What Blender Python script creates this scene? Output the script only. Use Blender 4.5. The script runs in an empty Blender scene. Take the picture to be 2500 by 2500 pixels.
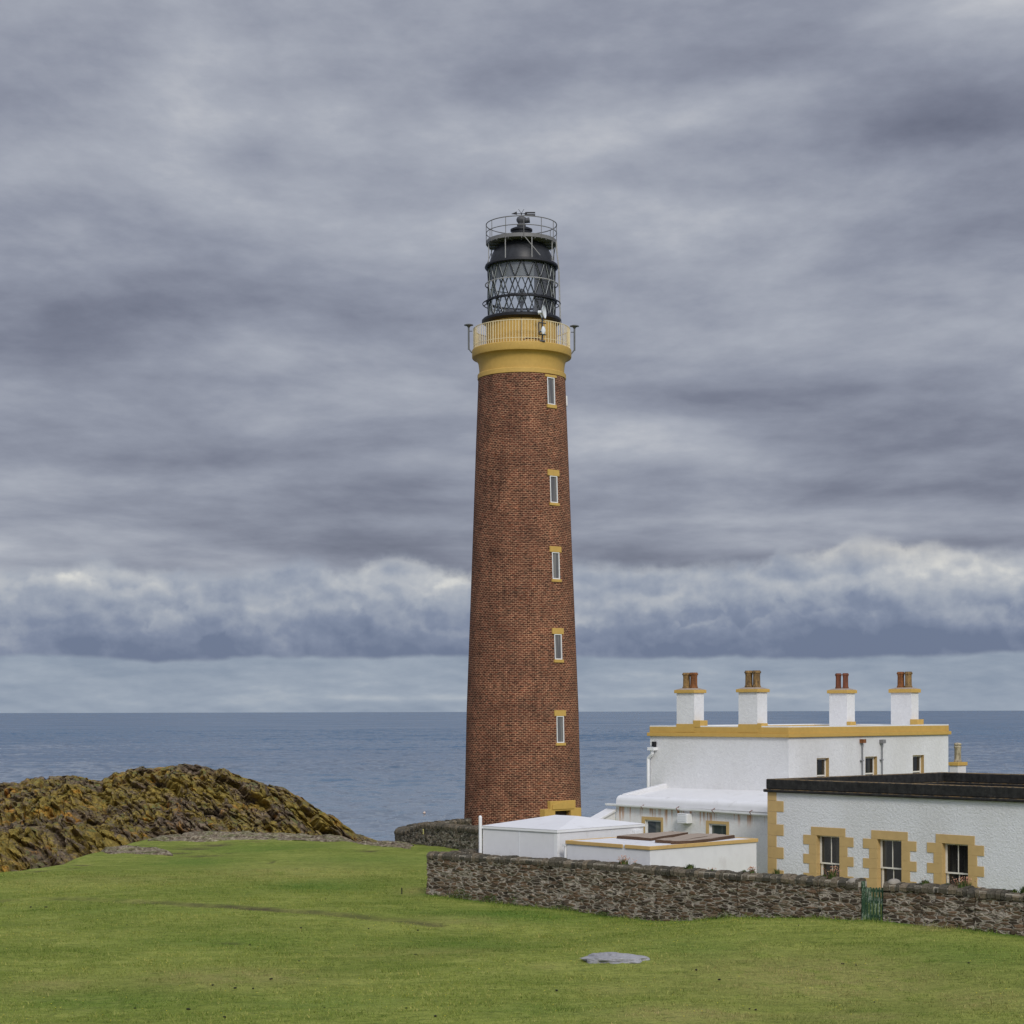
import bpy, bmesh, math, random
import numpy as np
from mathutils import Vector, noise as mnoise

R = math.radians
rng = random.Random(7)
nrng = np.random.default_rng(7)

# ------------------------------------------------------------------ camera, world, sun, exposure
F = 4500.0          # focal length in photograph pixels (2500 wide)
CH = 6.72           # eye height above the level of the turf
HOR = 1737.0
ROLL = R(0.14)
scene = bpy.context.scene
cam_d = bpy.data.cameras.new("camera")
cam = bpy.data.objects.new("camera", cam_d)
scene.collection.objects.link(cam)
cam.location = (0, 0, CH)
cam.rotation_euler = (R(90), ROLL, 0)
cam_d.sensor_width = 36.0
cam_d.lens = 36.0 * F / 2500.0
cam_d.shift_y = (HOR - 1250.0) / 2500.0
cam_d.clip_start = 0.5
cam_d.clip_end = 400000.0
scene.camera = cam
scene.render.resolution_x = 1024
scene.render.resolution_y = 1024
scene.view_settings.view_transform = 'Standard'
scene.view_settings.look = 'None'
scene.view_settings.exposure = 0.0
scene.view_settings.gamma = 1.0
scene.cycles.use_denoising = True
scene.cycles.max_bounces = 6
scene.cycles.caustics_reflective = False
scene.cycles.caustics_refractive = False
scene.cycles.sample_clamp_indirect = 4.0

SUN_AZ = R(167)     # clockwise from +Y: behind the camera, to its right
SUN_EL = R(35)
sun_d = bpy.data.lights.new("sun", 'SUN')
sun_d.energy = 1.75
sun_d.angle = R(14)
sun_d.color = (1.0, 0.95, 0.87)
sun = bpy.data.objects.new("sun", sun_d)
scene.collection.objects.link(sun)
sdir = Vector((math.sin(SUN_AZ) * math.cos(SUN_EL), math.cos(SUN_AZ) * math.cos(SUN_EL), math.sin(SUN_EL)))
sun.rotation_euler = sdir.to_track_quat('Z', 'Y').to_euler()
sun.location = sdir * 300


class NT:
    """small helper round a node tree"""
    def __init__(s, tree):
        s.dims = '3D'; s.t = tree; s.n = tree.nodes; s.l = tree.links

    def put(s, sock, v):
        if v is None: return
        if isinstance(v, bpy.types.NodeSocket): s.l.new(v, sock)
        elif isinstance(v, (tuple, list)):
            v = tuple(v)
            if len(sock.default_value) == 4 and len(v) == 3: v = v + (1.0,)
            sock.default_value = v
        else: sock.default_value = v

    def math(s, op, a, b=None, c=None, clamp=False):
        n = s.n.new('ShaderNodeMath'); n.operation = op; n.use_clamp = clamp
        for i, v in enumerate((a, b, c)): s.put(n.inputs[i], v) if v is not None else None
        return n.outputs[0]
    def add(s, a, b): return s.math('ADD', a, b)
    def sub(s, a, b): return s.math('SUBTRACT', a, b)
    def mul(s, a, b): return s.math('MULTIPLY', a, b)
    def div(s, a, b): return s.math('DIVIDE', a, b)

    def sstep(s, x, lo, hi, out0=0.0, out1=1.0):
        n = s.n.new('ShaderNodeMapRange'); n.interpolation_type = 'SMOOTHSTEP'
        s.put(n.inputs['Value'], x); s.put(n.inputs['From Min'], lo); s.put(n.inputs['From Max'], hi)
        s.put(n.inputs['To Min'], out0); s.put(n.inputs['To Max'], out1)
        return n.outputs['Result']

    def lin(s, x, lo, hi, out0=0.0, out1=1.0):
        n = s.n.new('ShaderNodeMapRange')
        s.put(n.inputs['Value'], x); s.put(n.inputs['From Min'], lo); s.put(n.inputs['From Max'], hi)
        s.put(n.inputs['To Min'], out0); s.put(n.inputs['To Max'], out1)
        return n.outputs['Result']

    def mix(s, f, a, b, blend='MIX'):
        n = s.n.new('ShaderNodeMix'); n.data_type = 'RGBA'; n.blend_type = blend
        s.put(n.inputs[0], f); s.put(n.inputs[6], a); s.put(n.inputs[7], b)
        return n.outputs[2]

    def noise(s, vec, scale=1.0, detail=4.0, rough=0.5, dist=0.0, lac=2.0, out='Fac'):
        n = s.n.new('ShaderNodeTexNoise'); n.noise_dimensions = s.dims
        if vec is not None: s.put(n.inputs['Vector'], vec)
        n.inputs['Scale'].default_value = scale; n.inputs['Detail'].default_value = detail
        n.inputs['Roughness'].default_value = rough; n.inputs['Distortion'].default_value = dist
        n.inputs['Lacunarity'].default_value = lac
        return n.outputs[out]

    def voronoi(s, vec, scale=1.0, feature='F1', rand=1.0):
        n = s.n.new('ShaderNodeTexVoronoi'); n.feature = feature
        s.put(n.inputs['Vector'], vec); n.inputs['Scale'].default_value = scale
        n.inputs['Randomness'].default_value = rand
        return n

    def ramp(s, f, stops, interp='LINEAR'):
        n = s.n.new('ShaderNodeValToRGB'); n.color_ramp.interpolation = interp
        e = n.color_ramp.elements
        while len(e) < len(stops): e.new(0.5)
        for i, (p, c) in enumerate(stops):
            e[i].position = p; e[i].color = (c[0], c[1], c[2], 1.0)
        s.put(n.inputs[0], f)
        return n.outputs[0]

    def sep(s, v):
        n = s.n.new('ShaderNodeSeparateXYZ'); s.put(n.inputs[0], v); return n.outputs
    def comb(s, x=0.0, y=0.0, z=0.0):
        n = s.n.new('ShaderNodeCombineXYZ')
        for i, v in enumerate((x, y, z)): s.put(n.inputs[i], v)
        return n.outputs[0]
    def coord(s, which='Object'):
        return s.n.new('ShaderNodeTexCoord').outputs[which]
    def mapping(s, vec, scale=(1, 1, 1), rot=(0, 0, 0), loc=(0, 0, 0)):
        n = s.n.new('ShaderNodeMapping'); s.put(n.inputs[0], vec)
        n.inputs['Scale'].default_value = scale; n.inputs['Rotation'].default_value = rot
        n.inputs['Location'].default_value = loc
        return n.outputs[0]
    def bump(s, h, strength=0.5, dist=0.02, normal=None):
        n = s.n.new('ShaderNodeBump'); s.put(n.inputs['Height'], h)
        s.put(n.inputs['Strength'], strength); s.put(n.inputs['Distance'], dist)
        if normal is not None: s.put(n.inputs['Normal'], normal)
        return n.outputs[0]
    def vadd(s, a, b):
        n = s.n.new('ShaderNodeVectorMath'); n.operation = 'ADD'; s.put(n.inputs[0], a); s.put(n.inputs[1], b)
        return n.outputs[0]
    def vscale(s, a, k):
        n = s.n.new('ShaderNodeVectorMath'); n.operation = 'SCALE'; s.put(n.inputs[0], a); s.put(n.inputs[3], k)
        return n.outputs[0]
    def attr(s, name):
        n = s.n.new('ShaderNodeAttribute'); n.attribute_name = name; return n.outputs['Fac']


# ---- overcast sky: Nishita behind a deck of cloud, all in direction space
world = bpy.data.worlds.new("World")
scene.world = world
world.use_nodes = True
W = NT(world.node_tree)
W.dims = '2D'
W.n.clear()
w_out = W.n.new('ShaderNodeOutputWorld')
w_bg = W.n.new('ShaderNodeBackground')
W.l.new(w_bg.outputs[0], w_out.inputs[0])
w_bg.inputs['Strength'].default_value = 0.1
nish = W.n.new('ShaderNodeTexSky')
nish.sky_type = 'NISHITA'
nish.sun_disc = False
nish.sun_elevation = SUN_EL
nish.sun_rotation = SUN_AZ
dirv = W.coord('Generated')
dx, dy, dz = W.sep(dirv)
hyp = W.math('SQRT', W.add(W.mul(dx, dx), W.mul(dy, dy)))
el = W.div(dz, W.math('MAXIMUM', hyp, 0.02))           # tangent of elevation
az = W.math('ARCTAN2', dx, dy)
# high deck, projected on a plane overhead
zz = W.math('MAXIMUM', W.add(dz, 0.075), 0.03)
px_ = W.div(dx, zz); py_ = W.div(dy, zz)
deck = W.comb(px_, py_, 0.0)
n_big = W.noise(W.mapping(deck, scale=(0.55, 0.75, 1), rot=(0, 0, R(18)), loc=(3.1, 1.7, 0)), 1.0, 3.0, 0.5, 0.2)
n_mid = W.noise(W.mapping(deck, scale=(1.5, 1.15, 1), rot=(0, 0, R(10)), loc=(8.3, 4.1, 0)), 1.0, 8.0, 0.56, 0.1)
n_fin = W.noise(W.comb(W.mul(az, 20.0), W.mul(el, 52.0), 0.0), 1.0, 7.0, 0.62, 0.0)
n_mid2 = W.noise(W.mapping(deck, scale=(1.5, 1.15, 1), rot=(0, 0, R(10)), loc=(8.36, 4.22, 0)), 1.0, 8.0, 0.56, 0.1)
deck_v = W.add(W.add(W.mul(n_big, 0.75), W.mul(n_mid, 0.55)), W.mul(n_fin, 0.17))
deck_v = W.add(deck_v, W.mul(W.mul(W.sub(n_mid, n_mid2), 0.50), W.lin(el, 0.08, 0.34, 0.2, 1.0)))


def blob(px, py, wx, wy, amp, rot=0.0):
    a0 = math.atan((px - 1250) / F); e0 = (HOR - py) / F
    da = W.sub(az, a0); de = W.sub(el, e0)
    c, s_ = math.cos(rot), math.sin(rot)
    u = W.div(W.add(W.mul(da, c), W.mul(de, s_)), wx / F)
    v = W.div(W.sub(W.mul(de, c), W.mul(da, s_)), wy / F)
    r2 = W.add(W.mul(u, u), W.mul(v, v))
    return W.mul(W.math('EXPONENT', W.mul(r2, -1.0)), amp)


blobs = None
for b in [(560, 520, 260, 90, 0.16, -0.25), (300, 620, 330, 80, 0.07, 0.1), (1640, 300, 330, 70, 0.17, 0.2), (2430, 60, 300, 90, 0.18, 0.35),
          (2380, 350, 260, 80, -0.16, 0.0), (150, 190, 520, 160, -0.12, 0.3), (1150, 190, 420, 80, -0.09, 0.05),
          (2050, 560, 500, 90, 0.05, 0.2), (480, 760, 500, 60, -0.06, 0.0), (2100, 980, 600, 55, -0.09, 0.05),
          (330, 1240, 600, 45, -0.06, 0.0), (1560, 1040, 260, 40, 0.12, 0.05), (960, 1280, 220, 30, 0.08, 0.0),
          (1700, 1270, 420, 35, 0.08, 0.0), (2300, 1210, 420, 45, -0.10, 0.0), (130, 860, 300, 70, -0.07, 0.1),
          (1050, 620, 260, 160, 0.06, 0.0), (60, 470, 120, 60, 0.06, 0.0)]:
    v = blob(*b)
    blobs = v if blobs is None else W.add(blobs, v)
deck_v = W.add(deck_v, W.mul(blobs, 1.35))
deck_c = W.ramp(W.lin(deck_v, 0.36, 1.08), [(0.0, (0.118, 0.130, 0.180)), (0.3, (0.190, 0.205, 0.268)), (0.55, (0.275, 0.296, 0.365)),
                                          (0.8, (0.385, 0.408, 0.470)), (1.0, (0.52, 0.535, 0.575))])
# cumulus bank standing over the horizon
bx = W.comb(az, W.mul(el, 1.25), 0.0)


wn = W.noise(bx, 30.0, 6.0, 0.58, 0.0, out='Color')
wr, wg, wb = W.sep(wn)
wn2 = W.noise(W.mapping(bx, loc=(7, 3, 0)), 75.0, 5.0, 0.6, 0.0, out='Color')
vr, vg, vb = W.sep(wn2)
lump0 = W.noise(W.mapping(bx, loc=(0.3, 0.7, 0)), 20.0, 5.0, 0.52, 0.0)
lump1 = W.noise(W.mapping(bx, loc=(0.3035, 0.7060, 0)), 20.0, 5.0, 0.52, 0.0)
lrel = W.mul(W.sub(lump0, lump1), 0.95)
wbig = W.noise(W.mapping(bx, loc=(2, 5, 0)), 8.0, 4.0, 0.5)
az_w = W.add(W.add(az, W.mul(W.sub(wr, 0.5), 0.036)), W.mul(W.sub(vr, 0.5), 0.012))
el_w = W.add(W.add(el, W.mul(W.sub(wg, 0.5), 0.0135)), W.mul(W.sub(vg, 0.5), 0.0050))
n_base = W.noise(W.comb(W.mul(az, 9.0), 4.0, 0.0), 1.0, 4.0, 0.55)
base_e = W.add(W.add(0.0225, W.mul(n_base, 0.013)), W.mul(W.sub(wg, 0.5), 0.004))
# heads of cumulus, one rank in front of another, each bright at its crown and dim at its foot
Lb = W.add(0.50, W.mul(W.sub(wb, 0.5), 0.5)); cover = None
for i, (T0, A0, fr_, off, edge, foot, thick, soft) in enumerate([(0.0790, 0.016, 13.0, 1.3, 0.62, 0.40, 0.011, 0.0050), (0.0690, 0.015, 19.0, 7.1, 0.62, 0.30, 0.010, 0.0036),
                                                              (0.0585, 0.014, 24.0, 3.7, 0.52, 0.22, 0.0085, 0.0030), (0.0490, 0.013, 31.0, 9.9, 0.44, 0.14, 0.0075, 0.0026), (0.0400, 0.011, 38.0, 5.2, 0.34, 0.06, 0.007, 0.0024)]):
    n1 = W.noise(W.comb(W.mul(az_w, fr_), off, 0.0), 1.0, 2.0, 0.5)
    lum = W.noise(W.comb(W.mul(az, fr_ * 0.55), off + 3.0, 0.0), 1.0, 2.0, 0.5)
    top = W.add(T0, W.mul(W.sub(W.math('ABSOLUTE', W.mul(W.sub(n1, 0.5), 2.6)), 0.45), A0))
    top = W.add(top, W.mul(W.sub(wbig, 0.5), 0.020))
    top = W.add(top, blob(2280, 1400, 420, 260, 0.012))
    d_ = W.sub(top, el_w)
    m_ = W.sstep(d_, -soft, soft)
    L_ = W.add(foot, W.mul(W.math('EXPONENT', W.mul(W.math('MAXIMUM', d_, 0.0), -1.0 / thick)), W.mul(edge * 0.72, W.lin(lum, 0.3, 0.7, 0.25, 1.3))))
    L_ = W.add(W.add(L_, W.mul(W.sub(lump0, 0.5), 0.50)), lrel)
    Lb = W.add(Lb, W.mul(m_, W.sub(L_, Lb)))
    if cover is None: cover = m_
lightn = Lb
for bl in [(2260, 1385, 360, 75, 0.42, -0.30), (260, 1410, 480, 34, 0.20), (2000, 1570, 560, 30, -0.08), (2200, 1570, 520, 34, -0.12), (950, 1420, 260, 30, 0.10), (1500, 1440, 200, 40, 0.10)]:
    lightn = W.add(lightn, blob(*bl))
bank_c = W.ramp(W.lin(lightn, 0.03, 1.08), [(0.0, (0.145, 0.183, 0.282)), (0.25, (0.208, 0.248, 0.350)), (0.50, (0.325, 0.362, 0.440)),
                                         (0.75, (0.480, 0.500, 0.535)), (1.0, (0.74, 0.73, 0.69))])
bank_m = W.mul(W.sstep(el, W.sub(base_e, 0.0012), W.add(base_e, 0.0022)), W.mul(cover, W.sstep(el, 0.105, 0.070, 0.0, 1.0)))
# clear strip beneath the bank
n_w = W.noise(W.mapping(bx, scale=(1, 2.8, 1), loc=(2.2, 0, 0)), 12.0, 7.0, 0.55, 0.0)
n_w2 = W.noise(W.mapping(bx, scale=(1, 2.8, 1), loc=(2.2035, 0.008, 0)), 12.0, 7.0, 0.55, 0.0)
strip_v = W.add(W.add(W.add(W.mul(n_w, 0.70), W.mul(W.sub(n_w, n_w2), 0.75)), W.lin(el, 0.0, 0.03, 0.06, -0.06)), blob(1050, 1703, 420, 9, 0.22))
strip_v = W.add(strip_v, blob(1700, 1700, 400, 8, 0.12))
strip_c = W.ramp(W.lin(strip_v, 0.2, 0.82), [(0.0, (0.250, 0.305, 0.395)), (0.45, (0.325, 0.380, 0.462)), (1.0, (0.48, 0.52, 0.565))])
strip_m = W.sstep(el, W.sub(base_e, 0.001), W.add(base_e, 0.006), 1.0, 0.0)
cl = W.mix(strip_m, deck_c, strip_c)
cl = W.mix(bank_m, cl, bank_c)
# thinner, brighter cloud overhead and on the sun's side, out of the frame
sd = W.add(W.add(W.mul(dx, sdir.x), W.mul(dy, sdir.y)), W.mul(dz, sdir.z))
glow = W.add(W.add(1.0, W.mul(W.sstep(sd, 0.0, 0.95), 1.7)), W.mul(W.sstep(dz, 0.42, 0.85), 0.8))
cl = W.mix(1.0, cl, W.comb(glow, glow, glow), 'MULTIPLY')
cl10 = W.mix(1.0, cl, (10.0, 10.0, 10.0), 'MULTIPLY')
fin = W.mix(0.97, nish.outputs[0], cl10)
W.l.new(fin, w_bg.inputs['Color'])
world.cycles.sampling_method = 'MANUAL'
world.cycles.sample_map_resolution = 512

# ------------------------------------------------------------------ helpers
C = scene.collection
c_r, s_r = math.cos(ROLL), math.sin(ROLL)


def ray(px, py):
    """image offsets (right, up) in focal lengths, roll removed"""
    u, v = (px - 1250.0) / F, (HOR - py) / F
    return u * c_r + v * s_r, -u * s_r + v * c_r


def P(px, py, D):
    u, v = ray(px, py)
    return Vector((u * D, D, CH + v * D))


def G(px, py, z=0.0):
    u, v = ray(px, py)
    D = (z - CH) / v
    return Vector((u * D, D, z))


def tag(o, label=None, cat=None, group=None, kind=None):
    if label: o['label'] = label
    if cat: o['category'] = cat
    if group: o['group'] = group
    if kind: o['kind'] = kind
    return o


def empty(name, loc, rz=0.0):
    o = bpy.data.objects.new(name, None)
    o.empty_display_size = 0.3
    C.objects.link(o); o.location = loc; o.rotation_euler = (0, 0, rz)
    return o


class MB:
    """collects shapes and links them as ONE mesh"""
    def __init__(s): s.v = []; s.f = []
    def poly(s, pts):
        b = len(s.v); s.v += [tuple(p) for p in pts]; s.f.append(tuple(range(b, b + len(pts))))
    def box(s, x0, x1, y0, y1, z0, z1, jit=0.0, r=None):
        b = len(s.v)
        for x in (x0, x1):
            for y in (y0, y1):
                for z in (z0, z1):
                    if jit: s.v.append((x + r.uniform(-jit, jit), y + r.uniform(-jit, jit), z + r.uniform(-jit, jit)))
                    else: s.v.append((x, y, z))
        for f in ((0, 1, 3, 2), (4, 6, 7, 5), (0, 4, 5, 1), (2, 3, 7, 6), (0, 2, 6, 4), (1, 5, 7, 3)):
            s.f.append(tuple(b + i for i in f))
    def tube(s, p0, p1, r, n=8, r1=None):
        p0, p1 = Vector(p0), Vector(p1); d = (p1 - p0)
        if d.length < 1e-6: return
        d.normalize(); a = d.orthogonal().normalized(); c = d.cross(a); r1 = r if r1 is None else r1
        b = len(s.v)
        for p, rr in ((p0, r), (p1, r1)):
            for i in range(n):
                t = 2 * math.pi * i / n; q = p + a * (rr * math.cos(t)) + c * (rr * math.sin(t)); s.v.append(tuple(q))
        for i in range(n): s.f.append((b + i, b + (i + 1) % n, b + n + (i + 1) % n, b + n + i))
        s.f.append(tuple(b + i for i in reversed(range(n)))); s.f.append(tuple(b + n + i for i in range(n)))
    def path(s, pts, r, n=6):
        for a, b in zip(pts[:-1], pts[1:]): s.tube(a, b, r, n)
    def lathe(s, prof, n=48, c=(0, 0), a0=0.0, a1=2 * math.pi, cap=False):
        full = abs(a1 - a0 - 2 * math.pi) < 1e-6; m = n if full else n + 1
        b = len(s.v)
        for (r, z) in prof:
            for i in range(m):
                t = a0 + (a1 - a0) * i / n; s.v.append((c[0] + r * math.sin(t), c[1] - r * math.cos(t), z))
        for k in range(len(prof) - 1):
            for i in range(n):
                j = (i + 1) % m
                s.f.append((b + k * m + i, b + k * m + j, b + (k + 1) * m + j, b + (k + 1) * m + i))
        if cap and full:
            s.f.append(tuple(b + i for i in reversed(range(m)))); s.f.append(tuple(b + (len(prof) - 1) * m + i for i in range(m)))
    def prism_y(s, pts, y0, y1):
        """outline in (x, z), extruded from y0 to y1"""
        n = len(pts); b = len(s.v)
        for y in (y0, y1): s.v += [(x, y, z) for x, z in pts]
        s.f.append(tuple(b + i for i in range(n))); s.f.append(tuple(b + n + i for i in reversed(range(n))))
        for i in range(n):
            j = (i + 1) % n; s.f.append((b + i, b + n + i, b + n + j, b + j))
    def prism_x(s, pts, x0, x1):
        """outline in (y, z), extruded from x0 to x1"""
        n = len(pts); b = len(s.v)
        for x in (x0, x1): s.v += [(x, y, z) for y, z in pts]
        s.f.append(tuple(b + i for i in reversed(range(n)))); s.f.append(tuple(b + n + i for i in range(n)))
        for i in range(n):
            j = (i + 1) % n; s.f.append((b + i, b + j, b + n + j, b + n + i))
    def wall(s, A, B, z0, z1, holes=(), depth=0.0):
        """a wall face from A to B (local x, y) with rectangular holes (s0, s1, z0, z1) and reveals"""
        A, B = Vector(A), Vector(B); L = (B - A).length; d = (B - A) / L; nrm = Vector((-d.y, d.x))
        xs = sorted({0.0, L, *[h[0] for h in holes], *[h[1] for h in holes]})
        zs = sorted({z0, z1, *[h[2] for h in holes], *[h[3] for h in holes]})
        pt = lambda t, z, q=0.0: (A.x + d.x * t + nrm.x * q, A.y + d.y * t + nrm.y * q, z)
        for i in range(len(xs) - 1):
            for k in range(len(zs) - 1):
                cx, cz = (xs[i] + xs[i + 1]) / 2, (zs[k] + zs[k + 1]) / 2
                if any(h[0] < cx < h[1] and h[2] < cz < h[3] for h in holes): continue
                s.poly([pt(xs[i], zs[k]), pt(xs[i + 1], zs[k]), pt(xs[i + 1], zs[k + 1]), pt(xs[i], zs[k + 1])])
        if depth:
            for a, b, c, e in holes:
                s.poly([pt(a, c), pt(a, c, depth), pt(a, e, depth), pt(a, e)])
                s.poly([pt(b, c, depth), pt(b, c), pt(b, e), pt(b, e, depth)])
                s.poly([pt(a, e), pt(a, e, depth), pt(b, e, depth), pt(b, e)])
                s.poly([pt(a, c, depth), pt(a, c), pt(b, c), pt(b, c, depth)])
    def build(s, name, mat, parent=None, smooth=False, bevel=0.0, dz=0.0, angle=35):
        me = bpy.data.meshes.new(name)
        v = s.v if not dz else [(x, y, z - dz) for x, y, z in s.v]
        me.from_pydata(v, [], s.f); me.update()
        if mat: me.materials.append(mat)
        if smooth:
            me.polygons.foreach_set('use_smooth', [True] * len(me.polygons))
        o = bpy.data.objects.new(name, me); C.objects.link(o)
        if parent: o.parent = parent
        if smooth and angle:
            try: me.set_sharp_from_angle(angle=R(angle))
            except Exception: pass
        if bevel:
            md = o.modifiers.new('bevel', 'BEVEL'); md.width = bevel; md.segments = 2; md.limit_method = 'ANGLE'; md.angle_limit = R(40)
        return o


def grid_obj(name, co, nx, ny, mat, smooth=True, attrs=None):
    """co: (ny*nx,3) row-major"""
    idx = np.arange(nx * ny).reshape(ny, nx)
    q = np.stack([idx[:-1, :-1], idx[:-1, 1:], idx[1:, 1:], idx[1:, :-1]], -1).reshape(-1, 4)
    me = bpy.data.meshes.new(name)
    me.vertices.add(len(co)); me.vertices.foreach_set('co', np.ascontiguousarray(co, dtype=np.float32).ravel())
    me.loops.add(q.size); me.loops.foreach_set('vertex_index', q.ravel().astype(np.int32))
    me.polygons.add(len(q)); me.polygons.foreach_set('loop_start', np.arange(0, q.size, 4, dtype=np.int32))
    me.polygons.foreach_set('loop_total', np.full(len(q), 4, dtype=np.int32))
    me.polygons.foreach_set('use_smooth', np.full(len(q), smooth))
    me.update(calc_edges=True); me.validate()
    for k, a in (attrs or {}).items():
        at = me.attributes.new(k, 'FLOAT', 'POINT'); at.data.foreach_set('value', np.asarray(a, dtype=np.float32).ravel())
    me.materials.append(mat)
    o = bpy.data.objects.new(name, me); C.objects.link(o)
    return o


def tri_obj(name, verts, mat, attrs=None):
    """verts: (n,3,3) loose triangles"""
    n = len(verts); me = bpy.data.meshes.new(name)
    me.vertices.add(n * 3); me.vertices.foreach_set('co', np.ascontiguousarray(verts, dtype=np.float32).ravel())
    me.loops.add(n * 3); me.loops.foreach_set('vertex_index', np.arange(n * 3, dtype=np.int32))
    me.polygons.add(n); me.polygons.foreach_set('loop_start', np.arange(0, n * 3, 3, dtype=np.int32))
    me.polygons.foreach_set('loop_total', np.full(n, 3, dtype=np.int32))
    me.update(calc_edges=True)
    for k, a in (attrs or {}).items():
        at = me.attributes.new(k, 'FLOAT', 'POINT'); at.data.foreach_set('value', np.repeat(np.asarray(a, dtype=np.float32), 3))
    me.materials.append(mat)
    o = bpy.data.objects.new(name, me); C.objects.link(o)
    return o


def np_noise(x, y, seed=0, octaves=4, rough=0.5):
    """value noise in numpy, about -1..1"""
    tot = np.zeros_like(x); amp = 1.0; nrm = 0.0
    for o in range(octaves):
        f = 2.0 ** o; X = x * f + 17.3 * o + seed * 3.7; Y = y * f - 9.1 * o + seed * 5.3
        xi = np.floor(X).astype(np.int64); yi = np.floor(Y).astype(np.int64); fx = X - xi; fy = Y - yi
        def h(a, b):
            n = (a * 374761393 + b * 668265263 + seed * 1442695) & 0xffffffff
            n = ((n ^ (n >> 13)) * 1274126177) & 0xffffffff
            return ((n ^ (n >> 16)) & 0xffff) / 32767.5 - 1.0
        u = fx * fx * (3 - 2 * fx); w = fy * fy * (3 - 2 * fy)
        tot += amp * ((h(xi, yi) * (1 - u) + h(xi + 1, yi) * u) * (1 - w) + (h(xi, yi + 1) * (1 - u) + h(xi + 1, yi + 1) * u) * w)
        nrm += amp; amp *= rough
    return tot / nrm


def np_cells(x, y, seed=0, jit=0.9):
    """voronoi: (F1, F2, random of nearest cell)"""
    xi = np.floor(x).astype(np.int64); yi = np.floor(y).astype(np.int64)
    f1 = np.full(x.shape, 9.0); f2 = np.full(x.shape, 9.0); rid = np.zeros(x.shape)
    def h(a, b, k):
        n = (a * 374761393 + b * 668265263 + (seed * 31 + k) * 982451653) & 0xffffffff
        n = ((n ^ (n >> 13)) * 1274126177) & 0xffffffff
        return ((n ^ (n >> 16)) & 0xffff) / 65535.0
    for i in (-1, 0, 1):
        for j in (-1, 0, 1):
            a, b = xi + i, yi + j
            cx = a + 0.5 + jit * (h(a, b, 1) - 0.5); cy = b + 0.5 + jit * (h(a, b, 2) - 0.5)
            d = np.hypot(x - cx, y - cy); r_ = h(a, b, 3)
            near = d < f1
            f2 = np.where(near, f1, np.minimum(f2, d)); rid = np.where(near, r_, rid); f1 = np.where(near, d, f1)
    return f1, f2, rid


def sst(x, a, b):
    t = np.clip((x - a) / (b - a), 0, 1); return t * t * (3 - 2 * t)


# ------------------------------------------------------------------ materials
def new_mat(name):
    m = bpy.data.materials.new(name); m.use_nodes = True
    t = NT(m.node_tree); b = m.node_tree.nodes['Principled BSDF']
    return m, t, b


def bset(t, b, color=None, rough=None, normal=None, spec=None, metal=None):
    if color is not None: t.put(b.inputs['Base Color'], color)
    if rough is not None: t.put(b.inputs['Roughness'], rough)
    if normal is not None: t.put(b.inputs['Normal'], normal)
    if spec is not None: t.put(b.inputs['Specular IOR Level'], spec)
    if metal is not None: t.put(b.inputs['Metallic'], metal)


def painted(name, col, rough=0.6, var=0.12, grain=6.0, bump=0.15, dirt=None):
    m, t, b = new_mat(name)
    co = t.coord('Object')
    n = t.noise(co, grain, 5, 0.6); n2 = t.noise(co, grain * 0.17, 3, 0.5)
    f = t.add(t.mul(n, 0.6), t.mul(n2, 0.4))
    lo = tuple(c * (1 - var) for c in col); hi = tuple(min(1, c * (1 + var)) for c in col)
    c = t.mix(t.lin(f, 0.3, 0.7), lo, hi)
    if dirt:
        d = t.sstep(t.noise(co, grain * 0.5, 6, 0.65), 0.56, 0.72)
        c = t.mix(t.mul(d, 0.7), c, dirt)
    bset(t, b, c, rough, t.bump(n, bump, 0.01), 0.3)
    return m


def roughcast(name, col, scale=9.0, strength=0.9, dist=0.03, rust=False, stain=(0.55, 0.53, 0.48)):
    m, t, b = new_mat(name)
    co = t.coord('Object')
    n1 = t.noise(co, scale, 4, 0.6, 0.6); n2 = t.noise(co, scale * 3.1, 3, 0.6)
    h = t.add(t.mul(n1, 0.75), t.mul(n2, 0.35))
    big = t.noise(t.mapping(co, scale=(0.45, 0.45, 0.22)), 1.0, 6, 0.65)
    c = t.mix(t.sstep(big, 0.38, 0.72), col, tuple(a * 0.62 + s_ * 0.38 for a, s_ in zip(col, stain)))
    c = t.mix(t.lin(h, 0.35, 0.75), t.mix(1.0, c, (0.88, 0.88, 0.89), 'MULTIPLY'), c)
    if rust:
        x, y, z = t.sep(co)
        cols = t.noise(t.comb(t.mul(x, 4.2), 3.3, t.mul(z, 0.12)), 1.0, 3, 0.6)
        fine = t.noise(t.comb(t.mul(x, 17.0), 1.1, t.mul(z, 1.3)), 1.0, 3, 0.6)
        lenf = t.noise(t.comb(t.mul(x, 2.1), 8.3, 0.0), 1.0, 1, 0.5)
        fall = t.sstep(z, t.lin(lenf, 0.3, 0.7, 2.75, 2.1), 3.25)
        k = t.mul(t.mul(t.sstep(cols, 0.515, 0.59), fall), t.sstep(fine, 0.34, 0.52))
        c = t.mix(t.mul(k, 1.0), c, (0.42, 0.17, 0.03))
    bset(t, b, c, 0.85, t.bump(h, strength, dist), 0.15)
    return m


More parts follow.
